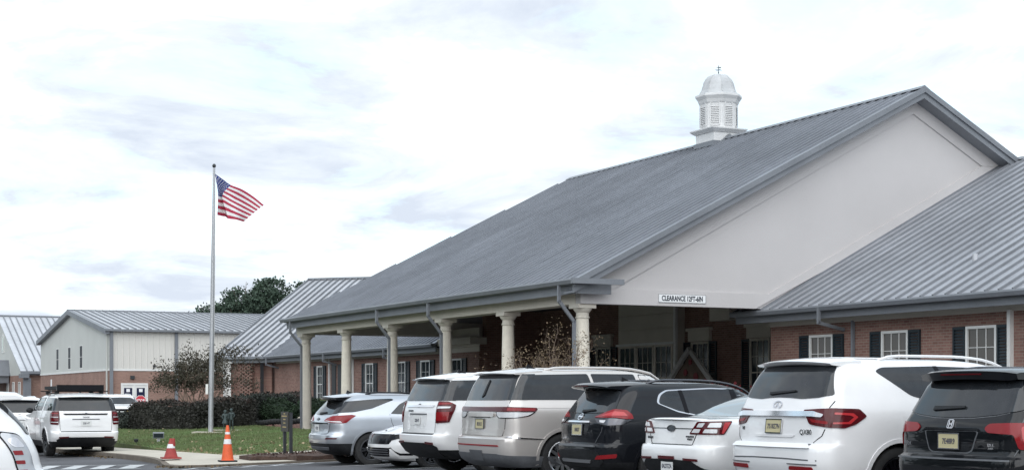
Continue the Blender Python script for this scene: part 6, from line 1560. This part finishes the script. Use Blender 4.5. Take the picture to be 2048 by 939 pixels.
mb.v = [(v[0] * rg.uniform(.8, 1.2), v[1] * rg.uniform(.8, 1.2), v[2]) for v in mb.v]
o = mb.build('stone', 'concrete', None); o.location = (-9.2, 69.5, .32); tag(o, 'pale pointed stone between the two rounded shrubs', 'stone')
t = empty('stop_sign', (-25.3, 109, -.4), R(5), 'red octagonal stop sign in front of the cream double doors', 'sign')
mb = MB(); mb.box(-.03, .03, 0, .05, 0, 1.5); mb.build('post', 'galvanised', t)
oc = [(.36 / math.cos(R(22.5)) * math.cos(R(22.5 + 45 * k)), .36 / math.cos(R(22.5)) * math.sin(R(22.5 + 45 * k))) for k in range(8)]
mb = MB(); mb.prism([(p[0], -.012, 1.62 + p[1]) for p in oc], (0, .01, 0)); mb.build('plate_rim', 'sign_white', t)
mb = MB(); mb.prism([(p[0] * .93, -.02, 1.62 + p[1] * .93) for p in oc], (0, .007, 0)); mb.build('plate', 'stop_red', t)
text(t, 'lettering', 'STOP', .27, 'sign_white', (0, -.022, 1.62), (R(90), 0, 0), .001, .006, .85)
# festive gable frame and flower urns by the entrance
hf = empty('wooden_house_front', (*wor(7.5, 8.3), .03), YAW, 'white gingerbread house front standing by the entrance under the canopy', 'decoration')
for s in (1, -1):
    mb = MB(); mb.beam((0, s * 1.55, 1.75), (0, -s * .05, 3.05), .10, .16, (0, 0, 1)); r_ = mb.build('roof_board', 'wood_white', hf); r_.location = (-.03 * s, 0, 0)
mb = MB(); mb.prism([(.08, -1.25, 0), (.08, 1.25, 0), (.08, 1.25, 1.95), (.08, 0, 2.93), (.08, -1.25, 1.95)], (.05, 0, 0)); mb.build('house_wall', 'bark', hf)
for yy, zz_, r_ in ((-.35, 2.1, .14), (.3, 2.25, .12), (0, 2.6, .10), (.55, 1.8, .13), (-.7, 1.75, .13)):
    mb = MB(); mb.lathe([(.001, 0), (r_, .01), (r_ * .8, .05), (.001, .06)], n=12, axis='x'); o = mb.build('ornament', 'ornament_red' if yy > -.5 else 'wood_white', hf); o.location = (.02, yy, zz_)
for i, (aa, bb) in enumerate(((2.5, 6.0), (1.45, 6.0))):
    t = empty('flower_urn', (*wor(aa, bb), .02), 0, ['urn of red flowers nearer the house front', 'urn of red flowers nearer the pearl white SUV'][i], 'planter', 'flower urns by the entrance'); t.scale = (1.15, 1.15, 1.15)
    mb = MB(); mb.lathe([(.22, 0), (.22, .1), (.10, .16), (.12, .5), (.30, .95), (.33, 1.0), (.28, 1.0), (.001, .95)], n=18); mb.build('urn', 'concrete', t, smooth=40)
    rr = np.random.default_rng(60 + i); P = rr.normal(size=(170, 3)) * (.15, .15, .12) + (0, 0, 1.35)
    mesh_obj('flowers', quads_mesh('flowers', leaf_quads(P, .05, rr, .8), 'ornament_red'), t)['kind'] = 'stuff'
    P = rr.normal(size=(350, 3)) * (.18, .18, .15) + (0, 0, 1.2); mesh_obj('leaves', quads_mesh('leaves', leaf_quads(P, .055, rr, .6), 'leaf_boxwood'), t)

# ------------------------------------------------------------------ unseen trees added behind and left of the viewer to darken reflections
rng = np.random.default_rng(77); C = []
for k in range(125):
    a = R(rng.uniform(186, 318)); r = rng.uniform(62, 80); h = rng.uniform(11, 18)
    if k > 99: a = R(rng.uniform(314, 337)); r = rng.uniform(150, 178); h = rng.uniform(10, 16)
    cx_, cy_ = r * math.sin(a), r * math.cos(a)
    C.append(clumps(rng, (cx_, cy_, h * .52), (4.2, 4.2, h * .5), 22, 12, .95))
P = np.concatenate(C); P = P[P[:, 2] > -.3]
tag(mesh_obj('reflection_trees', quads_mesh('reflection_trees', leaf_quads(P, .75, rng, .7), 'leaf_pine')), kind='stuff')
